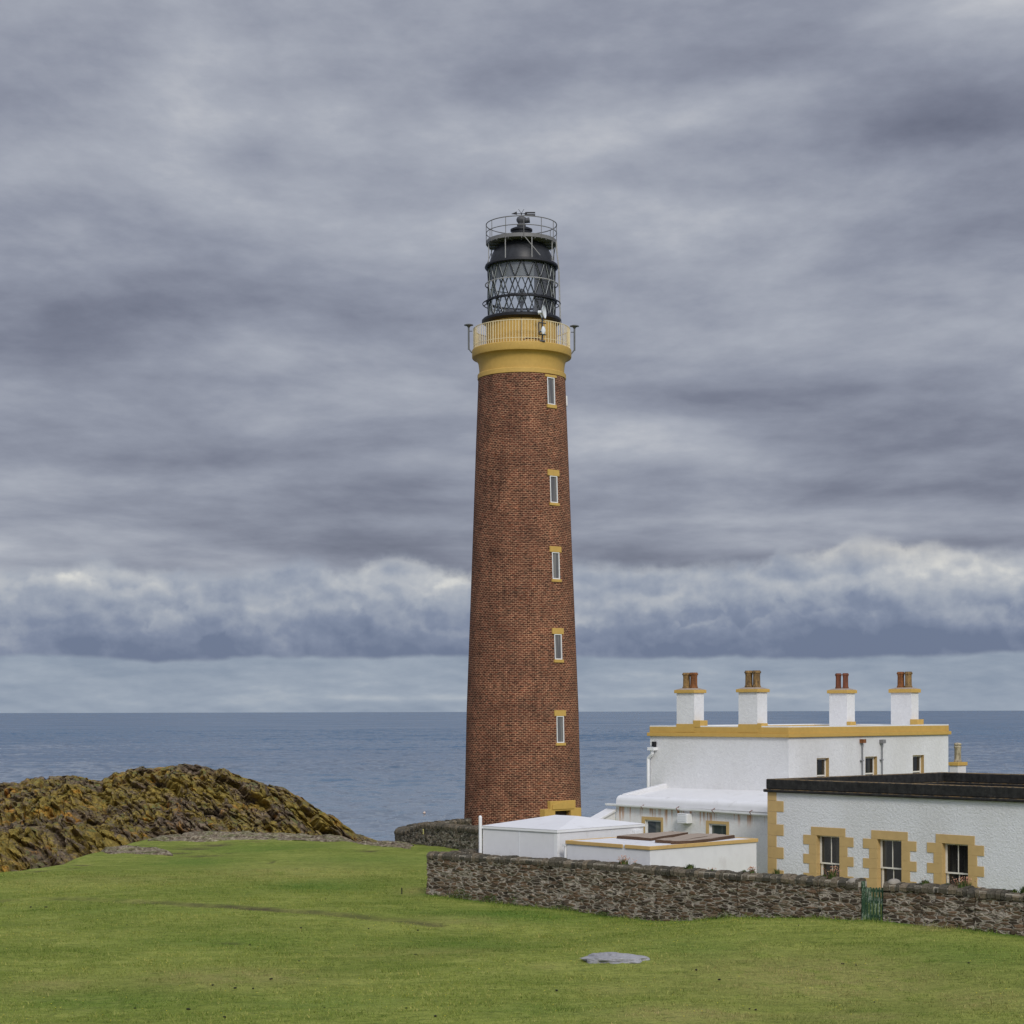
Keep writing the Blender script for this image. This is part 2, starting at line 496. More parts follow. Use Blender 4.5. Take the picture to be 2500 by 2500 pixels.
WHITE = (0.73, 0.725, 0.71)
YEL = (0.52, 0.33, 0.085)
m_white_house = roughcast('white_roughcast', WHITE, 7.0, 0.8, 0.03)
m_white_cottage = roughcast('white_harling', (0.76, 0.765, 0.76), 12.0, 1.0, 0.04)
m_white_annex = roughcast('white_stained_render', (0.78, 0.77, 0.745), 10.0, 0.7, 0.025, rust=True)
m_white_paint = painted('white_paint', (0.68, 0.675, 0.67), 0.5, 0.05, 3.0, 0.08, dirt=(0.55, 0.54, 0.52))
m_white_plain = painted('white_gloss', (0.74, 0.74, 0.725), 0.4, 0.03, 5.0, 0.05)
m_store_wall = painted('white_smooth_render', (0.68, 0.675, 0.67), 0.75, 0.08, 2.0, 0.25, dirt=(0.56, 0.54, 0.53))
m_yel = painted('yellow_paint', YEL, 0.6, 0.10, 5.0, 0.15)
m_yel_pale = painted('yellow_sandstone_paint', (0.50, 0.345, 0.145), 0.75, 0.10, 4.0, 0.2)
m_yel_cop = painted('yellow_coping_paint', (0.53, 0.35, 0.13), 0.7, 0.12, 4.0, 0.2, dirt=(0.30, 0.17, 0.06))
m_cream = painted('cream_rail_paint', (0.72, 0.60, 0.36), 0.5, 0.06, 9.0, 0.05)
m_black = painted('black_iron', (0.012, 0.012, 0.014), 0.45, 0.3, 6.0, 0.1)
m_dome = painted('black_dome_paint', (0.022, 0.023, 0.026), 0.42, 0.4, 4.0, 0.15)
m_galv = painted('galvanised_steel', (0.17, 0.165, 0.16), 0.5, 0.2, 7.0, 0.1)
m_dkgrey = painted('dark_grey_metal', (0.07, 0.07, 0.075), 0.5, 0.25, 7.0, 0.1)
m_greylin = painted('grey_lining', (0.14, 0.145, 0.15), 0.7, 0.08, 4.0, 0.05)
m_galv_light = painted('pale_galvanised_steel', (0.34, 0.33, 0.31), 0.5, 0.2, 7.0, 0.1)
m_palegrey = painted('pale_grey_paint', (0.46, 0.49, 0.49), 0.6, 0.05, 6.0, 0.05)
m_blind = painted('blackout_sheet', (0.045, 0.045, 0.05), 0.75, 0.2, 3.0, 0.1)
m_mast = painted('mast_grey', (0.13, 0.135, 0.135), 0.5, 0.2, 7.0, 0.1)
m_greypipe = painted('grey_pipe', (0.20, 0.20, 0.20), 0.5, 0.2, 8.0, 0.1)
m_dish = painted('dish_white', (0.66, 0.68, 0.69), 0.4, 0.06, 8.0, 0.05)
m_sash = painted('sash_paint', (0.70, 0.66, 0.58), 0.5, 0.06, 8.0, 0.08)
m_rusty = painted('rusty_red_cable', (0.09, 0.035, 0.03), 0.7, 0.2, 8.0, 0.1)
m_wood_green = painted('flaking_green_paint', (0.026, 0.062, 0.032), 0.7, 0.45, 9.0, 0.4, dirt=(0.24, 0.30, 0.22))
m_wood_green, t, b = new_mat('flaking_green_paint')
co = t.coord('Object')
ng = t.noise(t.mapping(co, scale=(14, 14, 3)), 1.0, 5, 0.65); ng2 = t.noise(co, 18.0, 4, 0.65)
bset(t, b, t.mix(t.sstep(t.add(t.mul(ng, 0.6), t.mul(ng2, 0.4)), 0.50, 0.62), t.mix(ng2, (0.020, 0.052, 0.026), (0.045, 0.090, 0.048)), (0.26, 0.32, 0.24)), 0.8, t.bump(ng, 0.5, 0.02), 0.2)
m_signyel = painted('sign_yellow', (0.60, 0.55, 0.20), 0.5, 0.05, 8.0, 0.02)
m_buoy = painted('buoy_paint', (0.55, 0.45, 0.38), 0.5, 0.08, 3.0, 0.05)


def glass_pane(name, col=(0.018, 0.02, 0.022), streak=None):
    m, t, b = new_mat(name)
    c = col
    if streak:
        x, y, z = t.sep(t.coord('Object'))
        s_ = t.noise(t.comb(t.mul(t.add(x, y), 3.5), 0.0, t.mul(z, 0.25)), 1.0, 3, 0.5)
        c = t.mix(t.sstep(s_, 0.45, 0.62), col, streak)
    bset(t, b, c, 0.06, None, 0.5)
    return m


m_pane = glass_pane('dark_window_glass', (0.014, 0.014, 0.014), (0.05, 0.048, 0.04))
m_pane_blind = glass_pane('window_glass_over_grey_blind', (0.10, 0.095, 0.095), (0.20, 0.19, 0.17))
m_pane_blue = glass_pane('window_glass_blue_sheen', (0.03, 0.04, 0.05), (0.10, 0.11, 0.10))

# clear lantern glass
m_glass = bpy.data.materials.new('lantern_glass'); m_glass.use_nodes = True
_t = NT(m_glass.node_tree); _t.n.clear()
_o = _t.n.new('ShaderNodeOutputMaterial'); _tr = _t.n.new('ShaderNodeBsdfTransparent'); _gl = _t.n.new('ShaderNodeBsdfGlossy')
_tr.inputs[0].default_value = (0.965, 0.985, 0.98, 1); _gl.inputs['Roughness'].default_value = 0.03
_mx = _t.n.new('ShaderNodeMixShader')
_mx.inputs[0].default_value = 0.07; _t.l.new(_tr.outputs[0], _mx.inputs[1]); _t.l.new(_gl.outputs[0], _mx.inputs[2]); _t.l.new(_mx.outputs[0], _o.inputs[0])

# tower brick
m_brick, t, b = new_mat('tower_brick')
co = t.coord('Object'); x, y, z = t.sep(co)
ang = t.math('ARCTAN2', x, t.mul(y, -1.0))
uvec = t.comb(t.mul(ang, 3.05), z, 0.0)
jit = t.noise(uvec, 1.3, 3, 0.5, out='Color')
bv = t.vadd(uvec, t.vscale(jit, 0.07))
bt = t.n.new('ShaderNodeTexBrick')
t.l.new(bv, bt.inputs['Vector'])
bt.inputs['Scale'].default_value = 1.0; bt.inputs['Brick Width'].default_value = 0.245; bt.inputs['Row Height'].default_value = 0.108
bt.inputs['Mortar Size'].default_value = 0.020; bt.inputs['Mortar Smooth'].default_value = 0.3; bt.inputs['Bias'].default_value = -0.1
bt.inputs['Color1'].default_value = (0.142, 0.043, 0.026, 1); bt.inputs['Color2'].default_value = (0.050, 0.021, 0.016, 1)
bt.inputs['Mortar'].default_value = (0.40, 0.24, 0.15, 1)
burn = t.sstep(t.noise(t.comb(t.mul(ang, 3.05 * 3.2), t.mul(z, 7.5), 0.0), 1.0, 3, 0.6), 0.56, 0.68)
redb = t.sstep(t.noise(t.comb(t.mul(ang, 3.05 * 2.0), t.mul(z, 4.0), 7.0), 1.0, 3, 0.6), 0.6, 0.72)
patch = t.noise(t.comb(t.mul(ang, 3.05 * 0.5), t.mul(z, 0.35), 2.0), 1.0, 5, 0.6)
pale = t.sstep(t.noise(t.comb(t.mul(ang, 3.05 * 0.7), t.mul(z, 1.6), 9.0), 1.0, 4, 0.6), 0.5, 0.75)
brick_c = t.mix(t.mul(burn, 0.75), bt.outputs['Color'], (0.028, 0.022, 0.018))
brick_c = t.mix(t.mul(redb, 0.55), brick_c, (0.21, 0.062, 0.025))
mort = t.math('MULTIPLY', bt.outputs['Fac'], 1.0)
brick_c = t.mix(t.mul(mort, t.lin(patch, 0.32, 0.68, 0.35, 0.0)), brick_c, (0.11, 0.05, 0.03))
low = t.sstep(z, 1.0, 8.0, 1.0, 0.0)
brick_c = t.mix(t.mul(t.mul(mort, pale), t.mul(low, 0.7)), brick_c, (0.50, 0.34, 0.23))
brick_c = t.mix(t.lin(patch, 0.3, 0.7, 0.0, 0.45), brick_c, t.mix(1.0, brick_c, (1.28, 1.12, 0.98), 'MULTIPLY'))
tone = t.add(t.mul(t.noise(t.comb(t.mul(ang, 3.05 * 0.9), t.mul(z, 0.9), 4.0), 1.0, 6, 0.65), 1.0), t.mul(t.sstep(ang, -0.6, 1.2), 0.10))  # second term paints the lit right flank lighter in the brick colour
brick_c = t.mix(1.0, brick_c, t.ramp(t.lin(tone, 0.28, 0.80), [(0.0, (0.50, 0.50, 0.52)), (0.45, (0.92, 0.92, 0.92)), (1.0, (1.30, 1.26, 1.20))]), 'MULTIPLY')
runs = t.sstep(t.noise(t.comb(t.mul(ang, 3.05 * 2.6), t.mul(z, 0.16), 6.0), 1.0, 5, 0.62), 0.50, 0.70)
brick_c = t.mix(t.mul(runs, 0.55), brick_c, t.mix(1.0, brick_c, (0.50, 0.52, 0.55), 'MULTIPLY'))
cell = t.noise(t.comb(t.mul(ang, 3.05 * 4.1), t.mul(z, 9.3), 1.0), 1.0, 1, 0.5)
brick_c = t.mix(1.0, brick_c, t.ramp(cell, [(0.3, (0.55, 0.55, 0.55)), (0.7, (1.35, 1.32, 1.28))]), 'MULTIPLY')
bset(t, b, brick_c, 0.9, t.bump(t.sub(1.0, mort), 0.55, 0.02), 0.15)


def masonry(name, sx=2.9, sz=10.5, mortar=(0.36, 0.315, 0.25), stones=((0.042, 0.035, 0.026), (0.085, 0.064, 0.044), (0.135, 0.088, 0.054), (0.165, 0.132, 0.092)), mw=0.085):
    m, t, b = new_mat(name)
    co = t.coord('Object')
    wob = t.noise(co, 1.7, 3, 0.6, out='Color')
    wob2 = t.noise(co, 7.0, 2, 0.6, out='Color')
    v = t.vadd(t.mapping(co, scale=(sx, sx, sz)), t.vadd(t.vscale(wob, 1.1), t.vscale(wob2, 0.35)))
    e = t.voronoi(v, 1.0, 'DISTANCE_TO_EDGE', 0.95).outputs['Distance']
    cell = t.voronoi(v, 1.0, 'F1', 0.95)
    x, y, z = t.sep(cell.outputs['Color'])
    grain = t.noise(co, 16.0, 5, 0.7)
    mwv = t.lin(t.noise(co, 1.9, 5, 0.65), 0.34, 0.70, 0.0, mw * 3.4)
    stone = t.ramp(x, [(0.0, stones[0]), (0.35, stones[1]), (0.7, stones[2]), (1.0, stones[3])])
    stone = t.mix(t.lin(grain, 0.3, 0.75), t.mix(1.0, stone, (0.6, 0.6, 0.6), 'MULTIPLY'), t.mix(1.0, stone, (1.5, 1.45, 1.4), 'MULTIPLY'))
    mo = t.mix(t.lin(grain, 0.3, 0.7), tuple(c * 0.55 for c in mortar), tuple(c * 1.15 for c in mortar))
    gap = t.sstep(e, 0.0, 0.05, 1.0, 0.0)
    k = t.sstep(e, t.mul(mwv, 0.55), mwv, 1.0, 0.0)
    c = t.mix(k, stone, mo)
    crack = t.sstep(t.noise(co, 5.0, 4, 0.6), 0.46, 0.62)
    c = t.mix(t.mul(t.mul(gap, crack), 0.85), c, (0.016, 0.014, 0.012))
    lich = t.sstep(t.noise(co, 4.5, 5, 0.7), 0.62, 0.70)
    c = t.mix(t.mul(lich, 0.45), c, (0.30, 0.29, 0.24))
    h = t.add(t.add(t.mul(t.sstep(e, 0.0, 0.2), 0.8), t.mul(grain, 0.5)), t.mul(y, 0.5))
    bset(t, b, c, 0.92, t.bump(h, 0.8, 0.045), 0.1)
    return m


m_masonry = masonry('rubble_masonry')
m_masonry_far = masonry('dark_drystone', 2.6, 7.0, (0.34, 0.31, 0.24), ((0.050, 0.046, 0.036), (0.095, 0.084, 0.064), (0.14, 0.112, 0.08), (0.19, 0.165, 0.125)), 0.05)


def coping_mat(name):
    m, t, b = new_mat(name)
    co = t.coord('Object')
    gi = t.n.new('ShaderNodeNewGeometry').outputs['Random Per Island']
    gr = t.noise(co, 11.0, 5, 0.7)
    c = t.ramp(gi, [(0.0, (0.062, 0.058, 0.047)), (0.5, (0.112, 0.098, 0.075)), (1.0, (0.165, 0.135, 0.098))])
    c = t.mix(t.lin(gr, 0.3, 0.75), t.mix(1.0, c, (0.55, 0.55, 0.55), 'MULTIPLY'), t.mix(1.0, c, (1.6, 1.55, 1.45), 'MULTIPLY'))
    c = t.mix(t.mul(t.sstep(t.noise(co, 3.0, 5, 0.7), 0.6, 0.7), 0.6), c, (0.24, 0.23, 0.19))
    c = t.mix(t.mul(t.sstep(t.noise(t.mapping(co, loc=(5, 2, 1)), 1.6, 5, 0.7), 0.66, 0.72), 0.6), c, (0.27, 0.13, 0.03))
    bset(t, b, c, 0.92, t.bump(gr, 0.9, 0.04), 0.1)
    return m


m_coping = coping_mat('coping_stone')
m_mortar = painted('lime_mortar', (0.36, 0.32, 0.26), 0.9, 0.25, 9.0, 0.6)
m_capstone = painted('pale_cap_stone', (0.25, 0.225, 0.185), 0.9, 0.3, 6.0, 0.8, dirt=(0.12, 0.11, 0.09))
m_slab = painted('brown_flagstone', (0.22, 0.165, 0.125), 0.9, 0.35, 5.0, 0.6, dirt=(0.06, 0.04, 0.03))
m_slab, t, b = new_mat('brown_flagstone')
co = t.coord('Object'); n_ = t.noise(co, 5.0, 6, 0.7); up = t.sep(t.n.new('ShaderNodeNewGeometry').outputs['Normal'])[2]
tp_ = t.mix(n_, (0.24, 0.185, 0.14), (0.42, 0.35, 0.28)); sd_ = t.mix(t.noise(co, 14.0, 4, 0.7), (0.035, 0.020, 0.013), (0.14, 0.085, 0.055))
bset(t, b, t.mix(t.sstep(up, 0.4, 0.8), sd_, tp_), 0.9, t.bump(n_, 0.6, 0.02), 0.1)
m_greystone = painted('pale_grey_stone', (0.27, 0.265, 0.27), 0.9, 0.35, 14.0, 0.9, dirt=(0.12, 0.115, 0.115))

# black bitumen parapet with orange lichen on its top
m_bitumen, t, b = new_mat('bitumen_parapet')
co = t.coord('Object'); x, y, z = t.sep(co)
n1 = t.noise(co, 5.0, 6, 0.7); n2 = t.noise(t.mapping(co, scale=(3, 3, 0.35)), 1.4, 4, 0.6)
c = t.mix(t.lin(n1, 0.3, 0.72), (0.008, 0.008, 0.008), (0.034, 0.033, 0.030))
c = t.mix(t.mul(t.sstep(n2, 0.5, 0.75), 0.6), c, (0.045, 0.045, 0.042))
up = t.sep(t.n.new('ShaderNodeNewGeometry').outputs['Normal'])[2]
lk = t.mul(t.sstep(up, 0.35, 0.8), t.sstep(t.noise(co, 7.0, 5, 0.7), 0.40, 0.58))
c = t.mix(t.mul(lk, 0.9), c, t.ramp(t.noise(co, 13.0, 3, 0.6), [(0.3, (0.30, 0.16, 0.035)), (0.7, (0.20, 0.17, 0.10))]))
spk = t.sstep(t.noise(co, 22.0, 3, 0.6), 0.66, 0.72)
c = t.mix(t.mul(spk, t.sstep(n1, 0.5, 0.65)), c, (0.20, 0.19, 0.17))
bset(t, b, c, 0.8, t.bump(n1, 0.6, 0.03), 0.25)

# chimney pot clay
def clay(name, c1, c2):
    m, t, b = new_mat(name)
    co = t.coord('Object'); n = t.noise(t.mapping(co, scale=(6, 6, 1.2)), 1.5, 5, 0.65)
    n2 = t.noise(co, 14.0, 4, 0.6)
    c = t.mix(t.sstep(t.add(t.mul(n, 0.7), t.mul(n2, 0.3)), 0.38, 0.62), c1, c2)
    bset(t, b, c, 0.75, t.bump(n2, 0.4, 0.02), 0.2)
    return m


m_clay = clay('clay_pot', (0.27, 0.105, 0.035), (0.13, 0.055, 0.025))
m_clay_buff = clay('weathered_buff_pot', (0.33, 0.20, 0.075), (0.10, 0.065, 0.035))
m_clay_red = clay('red_clay_pot', (0.20, 0.068, 0.034), (0.11, 0.045, 0.028))
m_clay_pale = clay('pale_clay_pot', (0.46, 0.40, 0.28), (0.20, 0.165, 0.11))

# leaves of the small plants
m_leaf, t, b = new_mat('plant_leaf')
gi = t.n.new('ShaderNodeNewGeometry').outputs['Random Per Island']
bset(t, b, t.ramp(gi, [(0.0, (0.020, 0.045, 0.012)), (0.5, (0.050, 0.085, 0.018)), (1.0, (0.11, 0.12, 0.03))]), 0.7, None, 0.2)
m_petal, t, b = new_mat('pink_petal')
gi = t.n.new('ShaderNodeNewGeometry').outputs['Random Per Island']
bset(t, b, t.ramp(gi, [(0.0, (0.38, 0.16, 0.12)), (0.5, (0.48, 0.25, 0.17)), (1.0, (0.55, 0.36, 0.18))]), 0.7, None, 0.2)
m_yflower, t, b = new_mat('buttercup_petal')
bset(t, b, (0.75, 0.62, 0.04), 0.6, None, 0.2)

# turf
m_turf, t, b = new_mat('turf')
co = t.coord('Object')
soil = t.attr('soil'); dry = t.attr('dry'); lush_and_shade = t.attr('lush_and_shade')
n1 = t.noise(co, 0.16, 5, 0.6); n2 = t.noise(co, 1.1, 5, 0.6); n3 = t.noise(co, 9.0, 4, 0.7); n4 = t.noise(co, 30.0, 3, 0.7)
streak = t.noise(t.mapping(co, scale=(0.35, 1.6, 1)), 1.0, 5, 0.6)
base = t.mix(t.sstep(t.add(t.mul(n1, 0.5), t.mul(streak, 0.5)), 0.36, 0.64), (0.155, 0.196, 0.032), (0.290, 0.319, 0.074))
base = t.mix(t.mul(t.sstep(n2, 0.4, 0.7), 0.6), base, (0.128, 0.181, 0.028))
base = t.mix(t.mul(lush_and_shade, 0.95), base, (0.100, 0.178, 0.025))  # darker green: lush patches, and the shade painted along the wall foot
n5 = t.noise(t.mapping(co, scale=(1.6, 3.2, 1)), 1.6, 5, 0.65)
dk = t.sstep(t.add(t.mul(n5, 0.6), t.mul(n3, 0.4)), 0.47, 0.62)
lt = t.sstep(t.noise(t.mapping(co, scale=(1.1, 2.6, 1), loc=(5, 3, 0)), 2.2, 5, 0.7), 0.52, 0.68)
straw = t.mix(n3, (0.377, 0.327, 0.119), (0.233, 0.238, 0.068))
base = t.mix(t.mul(t.math('MAXIMUM', t.mul(dry, t.sstep(n2, 0.22, 0.55)), t.mul(t.sstep(streak, 0.60, 0.74), 0.55)), t.lin(n3, 0.3, 0.65, 0.55, 1.0)), base, straw)
base = t.mix(t.mul(lt, 0.45), t.mix(t.mul(dk, 0.62), base, (0.073, 0.100, 0.021)), (0.333, 0.351, 0.100))
base = t.mix(t.lin(n4, 0.3, 0.75, 0.0, 1.0), t.mix(1.0, base, (0.52, 0.53, 0.48), 'MULTIPLY'), t.mix(1.0, base, (1.45, 1.40, 1.36), 'MULTIPLY'))
sc = t.mix(n3, (0.045, 0.032, 0.020), (0.095, 0.072, 0.045))
base = t.mix(t.math('MULTIPLY', soil, t.lin(n2, 0.25, 0.6, 0.5, 1.0), clamp=True), base, sc)
hh = t.add(t.mul(n3, 0.6), t.mul(n4, 0.4))
bset(t, b, base, 0.95, t.bump(hh, 0.85, 0.06), 0.1)

m_blade, t, b = new_mat('grass_blade')
co = t.coord('Object'); gi = t.n.new('ShaderNodeNewGeometry').outputs['Random Per Island']
g1 = t.noise(co, 0.16, 5, 0.6); g2 = t.noise(co, 1.1, 4, 0.6)
c = t.ramp(gi, [(0.0, (0.088, 0.129, 0.021)), (0.5, (0.172, 0.217, 0.040)), (0.85, (0.260, 0.291, 0.072)), (1.0, (0.399, 0.357, 0.124))])
c = t.mix(t.sstep(t.add(t.mul(g1, 0.5), t.mul(g2, 0.5)), 0.38, 0.60), t.mix(1.0, c, (0.62, 0.76, 0.58), 'MULTIPLY'), t.mix(1.0, c, (1.30, 1.18, 1.15), 'MULTIPLY'))
c = t.mix(t.mul(t.attr('lush_and_shade'), 0.8), c, t.mix(1.0, c, (0.52, 0.72, 0.5), 'MULTIPLY'))  # darkens lush blades and those in the painted shade under the wall
c = t.mix(t.mul(t.attr('dry'), t.sstep(g2, 0.25, 0.6)), c, t.mix(gi, (0.22, 0.19, 0.075), (0.38, 0.30, 0.14)))
bset(t, b, c, 0.85, None, 0.15)

# lichen-covered gneiss
def rock_mat(name, lichen=True):
    m, t, b = new_mat(name)
    co = t.coord('Object')
    st = t.mapping(co, rot=(0, R(-42), R(12)), scale=(0.5, 1.4, 2.6))
    n1 = t.noise(st, 1.0, 6, 0.65, 0.6); n2 = t.noise(co, 0.28, 5, 0.6); n3 = t.noise(co, 5.0, 5, 0.7); n4 = t.noise(co, 1.2, 5, 0.65)
    c = t.ramp(n1, [(0.28, (0.035, 0.029, 0.022)), (0.45, (0.110, 0.083, 0.058)), (0.6, (0.185, 0.140, 0.098)), (0.78, (0.26, 0.215, 0.165))])
    if lichen:
        n5 = t.noise(t.mapping(st, loc=(3, 8, 2)), 1.4, 6, 0.7, 0.4)
        yl = t.mix(n4, (0.225, 0.150, 0.028), (0.25, 0.205, 0.048))
        c = t.mix(t.mul(t.sstep(t.add(t.mul(n5, 0.42), t.mul(n2, 0.58)), 0.45, 0.56), 0.9), c, yl)
        orr = t.noise(t.mapping(co, loc=(9, 1, 4)), 0.5, 6, 0.6)
        c = t.mix(t.mul(t.sstep(orr, 0.56, 0.66), 0.62), c, (0.42, 0.20, 0.026))
        dg = t.noise(t.mapping(co, loc=(2, 7, 3)), 1.5, 6, 0.7)
        c = t.mix(t.mul(t.sstep(dg, 0.55, 0.66), 0.8), c, (0.042, 0.045, 0.030))
        up = t.sep(t.n.new('ShaderNodeNewGeometry').outputs['Normal'])[2]
        gr = t.mul(t.sstep(up, 0.62, 0.92), t.sstep(t.noise(t.mapping(co, loc=(5, 5, 5)), 0.7, 6, 0.7), 0.50, 0.62))
        c = t.mix(t.mul(gr, 0.9), c, t.mix(n3, (0.060, 0.080, 0.020), (0.14, 0.15, 0.055)))
        wl = t.sstep(t.noise(t.mapping(co, loc=(1, 2, 9)), 2.6, 6, 0.75), 0.635, 0.70)
        c = t.mix(t.mul(wl, 0.6), c, (0.42, 0.40, 0.34))
    else:
        c = t.mix(t.sstep(n3, 0.40, 0.66), c, (0.235, 0.21, 0.155))
        c = t.mix(t.mul(t.sstep(n4, 0.48, 0.62), 0.5), c, (0.13, 0.15, 0.05))
    c = t.mix(t.lin(n3, 0.28, 0.75), t.mix(1.0, c, (0.42, 0.42, 0.42), 'MULTIPLY'), t.mix(1.0, c, (1.95, 1.9, 1.8), 'MULTIPLY'))
    h = t.add(t.mul(n1, 0.9), t.mul(n3, 0.35))
    bset(t, b, c, 0.92, t.bump(h, 1.0, 0.30), 0.1)
    return m


m_rock = rock_mat('lichened_rock')
m_outcrop = rock_mat('grey_outcrop_rock', False)

# sea: facets of the swell tilt the mirror towards and away from the shore
m_sea, t, b = new_mat('sea_water')
co = t.coord('Object')
px3, py3, _z3 = t.sep(co)


def facet(sx, sy, rot, detail, rough):
    n = t.noise(t.mapping(co, scale=(sx, sy, 1), rot=(0, 0, R(rot))), 1.0, detail, rough, 0.3, out='Color')
    return t.sep(n)


fa = facet(0.20, 0.35, 8, 3, 0.6); fb = facet(0.012, 0.012, -6, 4, 0.6); fc = facet(0.0022, 0.0035, 4, 4, 0.6)
sl = t.add(t.mul(t.sub(fa[0], 0.5), 0.34), t.add(t.mul(t.sub(fb[0], 0.5), 0.18), t.mul(t.sub(fc[0], 0.5), 0.30)))
slx = t.mul(t.sub(fa[1], 0.5), 0.4)
geo = t.n.new('ShaderNodeNewGeometry').outputs['Normal']
nrm = t.n.new('ShaderNodeVectorMath'); nrm.operation = 'NORMALIZE'
t.put(nrm.inputs[0], t.vadd(t.vscale(geo, 1.0), t.comb(slx, t.math('MINIMUM', t.sub(sl, t.sstep(py3, 500.0, 2600.0, 0.0, 0.13)), 0.08), 0.0)))
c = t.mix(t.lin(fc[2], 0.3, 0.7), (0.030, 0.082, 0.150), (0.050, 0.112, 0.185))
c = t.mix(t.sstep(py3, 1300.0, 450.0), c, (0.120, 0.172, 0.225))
foam = t.mul(t.sstep(t.noise(t.mapping(co, scale=(0.02, 0.06, 1), loc=(3, 1, 0)), 1.0, 6, 0.7, 0.6), 0.565, 0.66), t.sstep(py3, 430.0, 640.0, 1.0, 0.0))
c = t.mix(t.mul(foam, 0.55), c, (0.60, 0.64, 0.68))
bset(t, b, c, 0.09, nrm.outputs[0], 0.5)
b.inputs['IOR'].default_value = 1.333

# ------------------------------------------------------------------ places
class Frame:
    """a building's own axes: x along its front, y to the back; origin O"""
    def __init__(s, O, alpha):
        s.O = Vector((O[0], O[1])); s.a = alpha
        s.u = Vector((math.cos(alpha), -math.sin(alpha))); s.v = Vector((math.sin(alpha), math.cos(alpha)))
    def loc(s, p):
        d = Vector((p[0], p[1])) - s.O; return d.dot(s.u), d.dot(s.v)
    def hit(s, px, py, A=(0, 0), d=(1, 0)):
        """pixel ray against a vertical wall through local A along local d -> (distance along, world z)"""
        uu, vv = ray(px, py)
        Aw = s.O + s.u * A[0] + s.v * A[1]; dw = s.u * d[0] + s.v * d[1]
        # (Aw + k dw).x = uu * (Aw + k dw).y
        k = (uu * Aw.y - Aw.x) / (dw.x - uu * dw.y)
        Y = Aw.y + k * dw.y
        return k, CH + vv * Y
    def run(s, px, A=(0, 0), d=(1, 0)): return s.hit(px, HOR, A, d)[0]
    def thing(s, name, z): return empty(name, (s.O.x, s.O.y, z), -s.a)


def frame_from(px_corner, D, alpha, px_left=None):
    """frame whose near corner is at px_corner/D; px_left gives the front's far-left end as origin"""
    u, v = ray(px_corner, HOR)
    N = Vector((u * D, D)); f = Frame(N, alpha)
    if px_left is not None:
        k = f.run(px_left); f = Frame(N + f.u * k, alpha); return f, -k
    return f


# the front boundary wall
WL = P(1042, 2184, 68.0); WR = P(2500, 2284, 52.4)
wdir = Vector((WR.x - WL.x, WR.y - WL.y)); wlen = wdir.length
walla = math.atan2(-wdir.y, wdir.x)
wf = Frame((WL.x, WL.y), walla)
wall_base = [wf.hit(*p) for p in [(1042, 2186), (1150, 2199), (1250, 2211), (1350, 2219), (1460, 2235), (1600, 2249), (1700, 2249), (1790, 2242),
                                   (1990, 2245), (2095, 2251), (2160, 2253), (2240, 2262), (2350, 2270), (2500, 2286)]]
wall_base.append((wlen + 6, wall_base[-1][1] + 0.05))
wb_s = np.array([w[0] for w in wall_base]); wb_z = np.array([w[1] for w in wall_base])

# ------------------------------------------------------------------ terrain
plateau = [(-140, 40), (-60, 62), (-34, 73), G(0, 2122)[:2], G(130, 2106)[:2], G(300, 2062)[:2], G(385, 2042)[:2], G(520, 2034)[:2], G(700, 2036)[:2], G(850, 2044)[:2],
           G(930, 2052)[:2], G(975, 2046)[:2], (-5.0, 104), (-4.5, 118), (4, 126), (30, 124), (70, 110), (140, 100), (140, -90), (-140, -90)]
plateau = np.array([tuple(p) for p in plateau])


def sd_poly(x, y, pts):
    """distance outside the polygon (0 inside)"""
    d = np.full(x.shape, 1e9); ins = np.zeros(x.shape, bool); n = len(pts)
    for i in range(n):
        a, b2 = pts[i], pts[(i + 1) % n]; e = b2 - a
        wx, wy = x - a[0], y - a[1]; tt = np.clip((wx * e[0] + wy * e[1]) / (e @ e), 0, 1)
        d = np.minimum(d, np.hypot(wx - tt * e[0], wy - tt * e[1]))
        c1 = (a[1] <= y) & (b2[1] > y); c2 = (b2[1] <= y) & (a[1] > y)
        cr = e[0] * wy - e[1] * wx
        ins ^= (c1 & (cr > 0)) | (c2 & (cr < 0))
    return np.where(ins, -d, d)


def seg_dist(x, y, pts):
    d = np.full(x.shape, 1e9); side = np.zeros(x.shape)
    for a, b2 in zip(pts[:-1], pts[1:]):
        a = np.array(a); b2 = np.array(b2); e = b2 - a
        wx, wy = x - a[0], y - a[1]; tt = np.clip((wx * e[0] + wy * e[1]) / (e @ e), 0, 1)
        dd = np.hypot(wx - tt * e[0], wy - tt * e[1]); cr = e[0] * wy - e[1] * wx
        near = dd < d; side = np.where(near, np.sign(cr), side); d = np.where(near, dd, d)
    return d, side


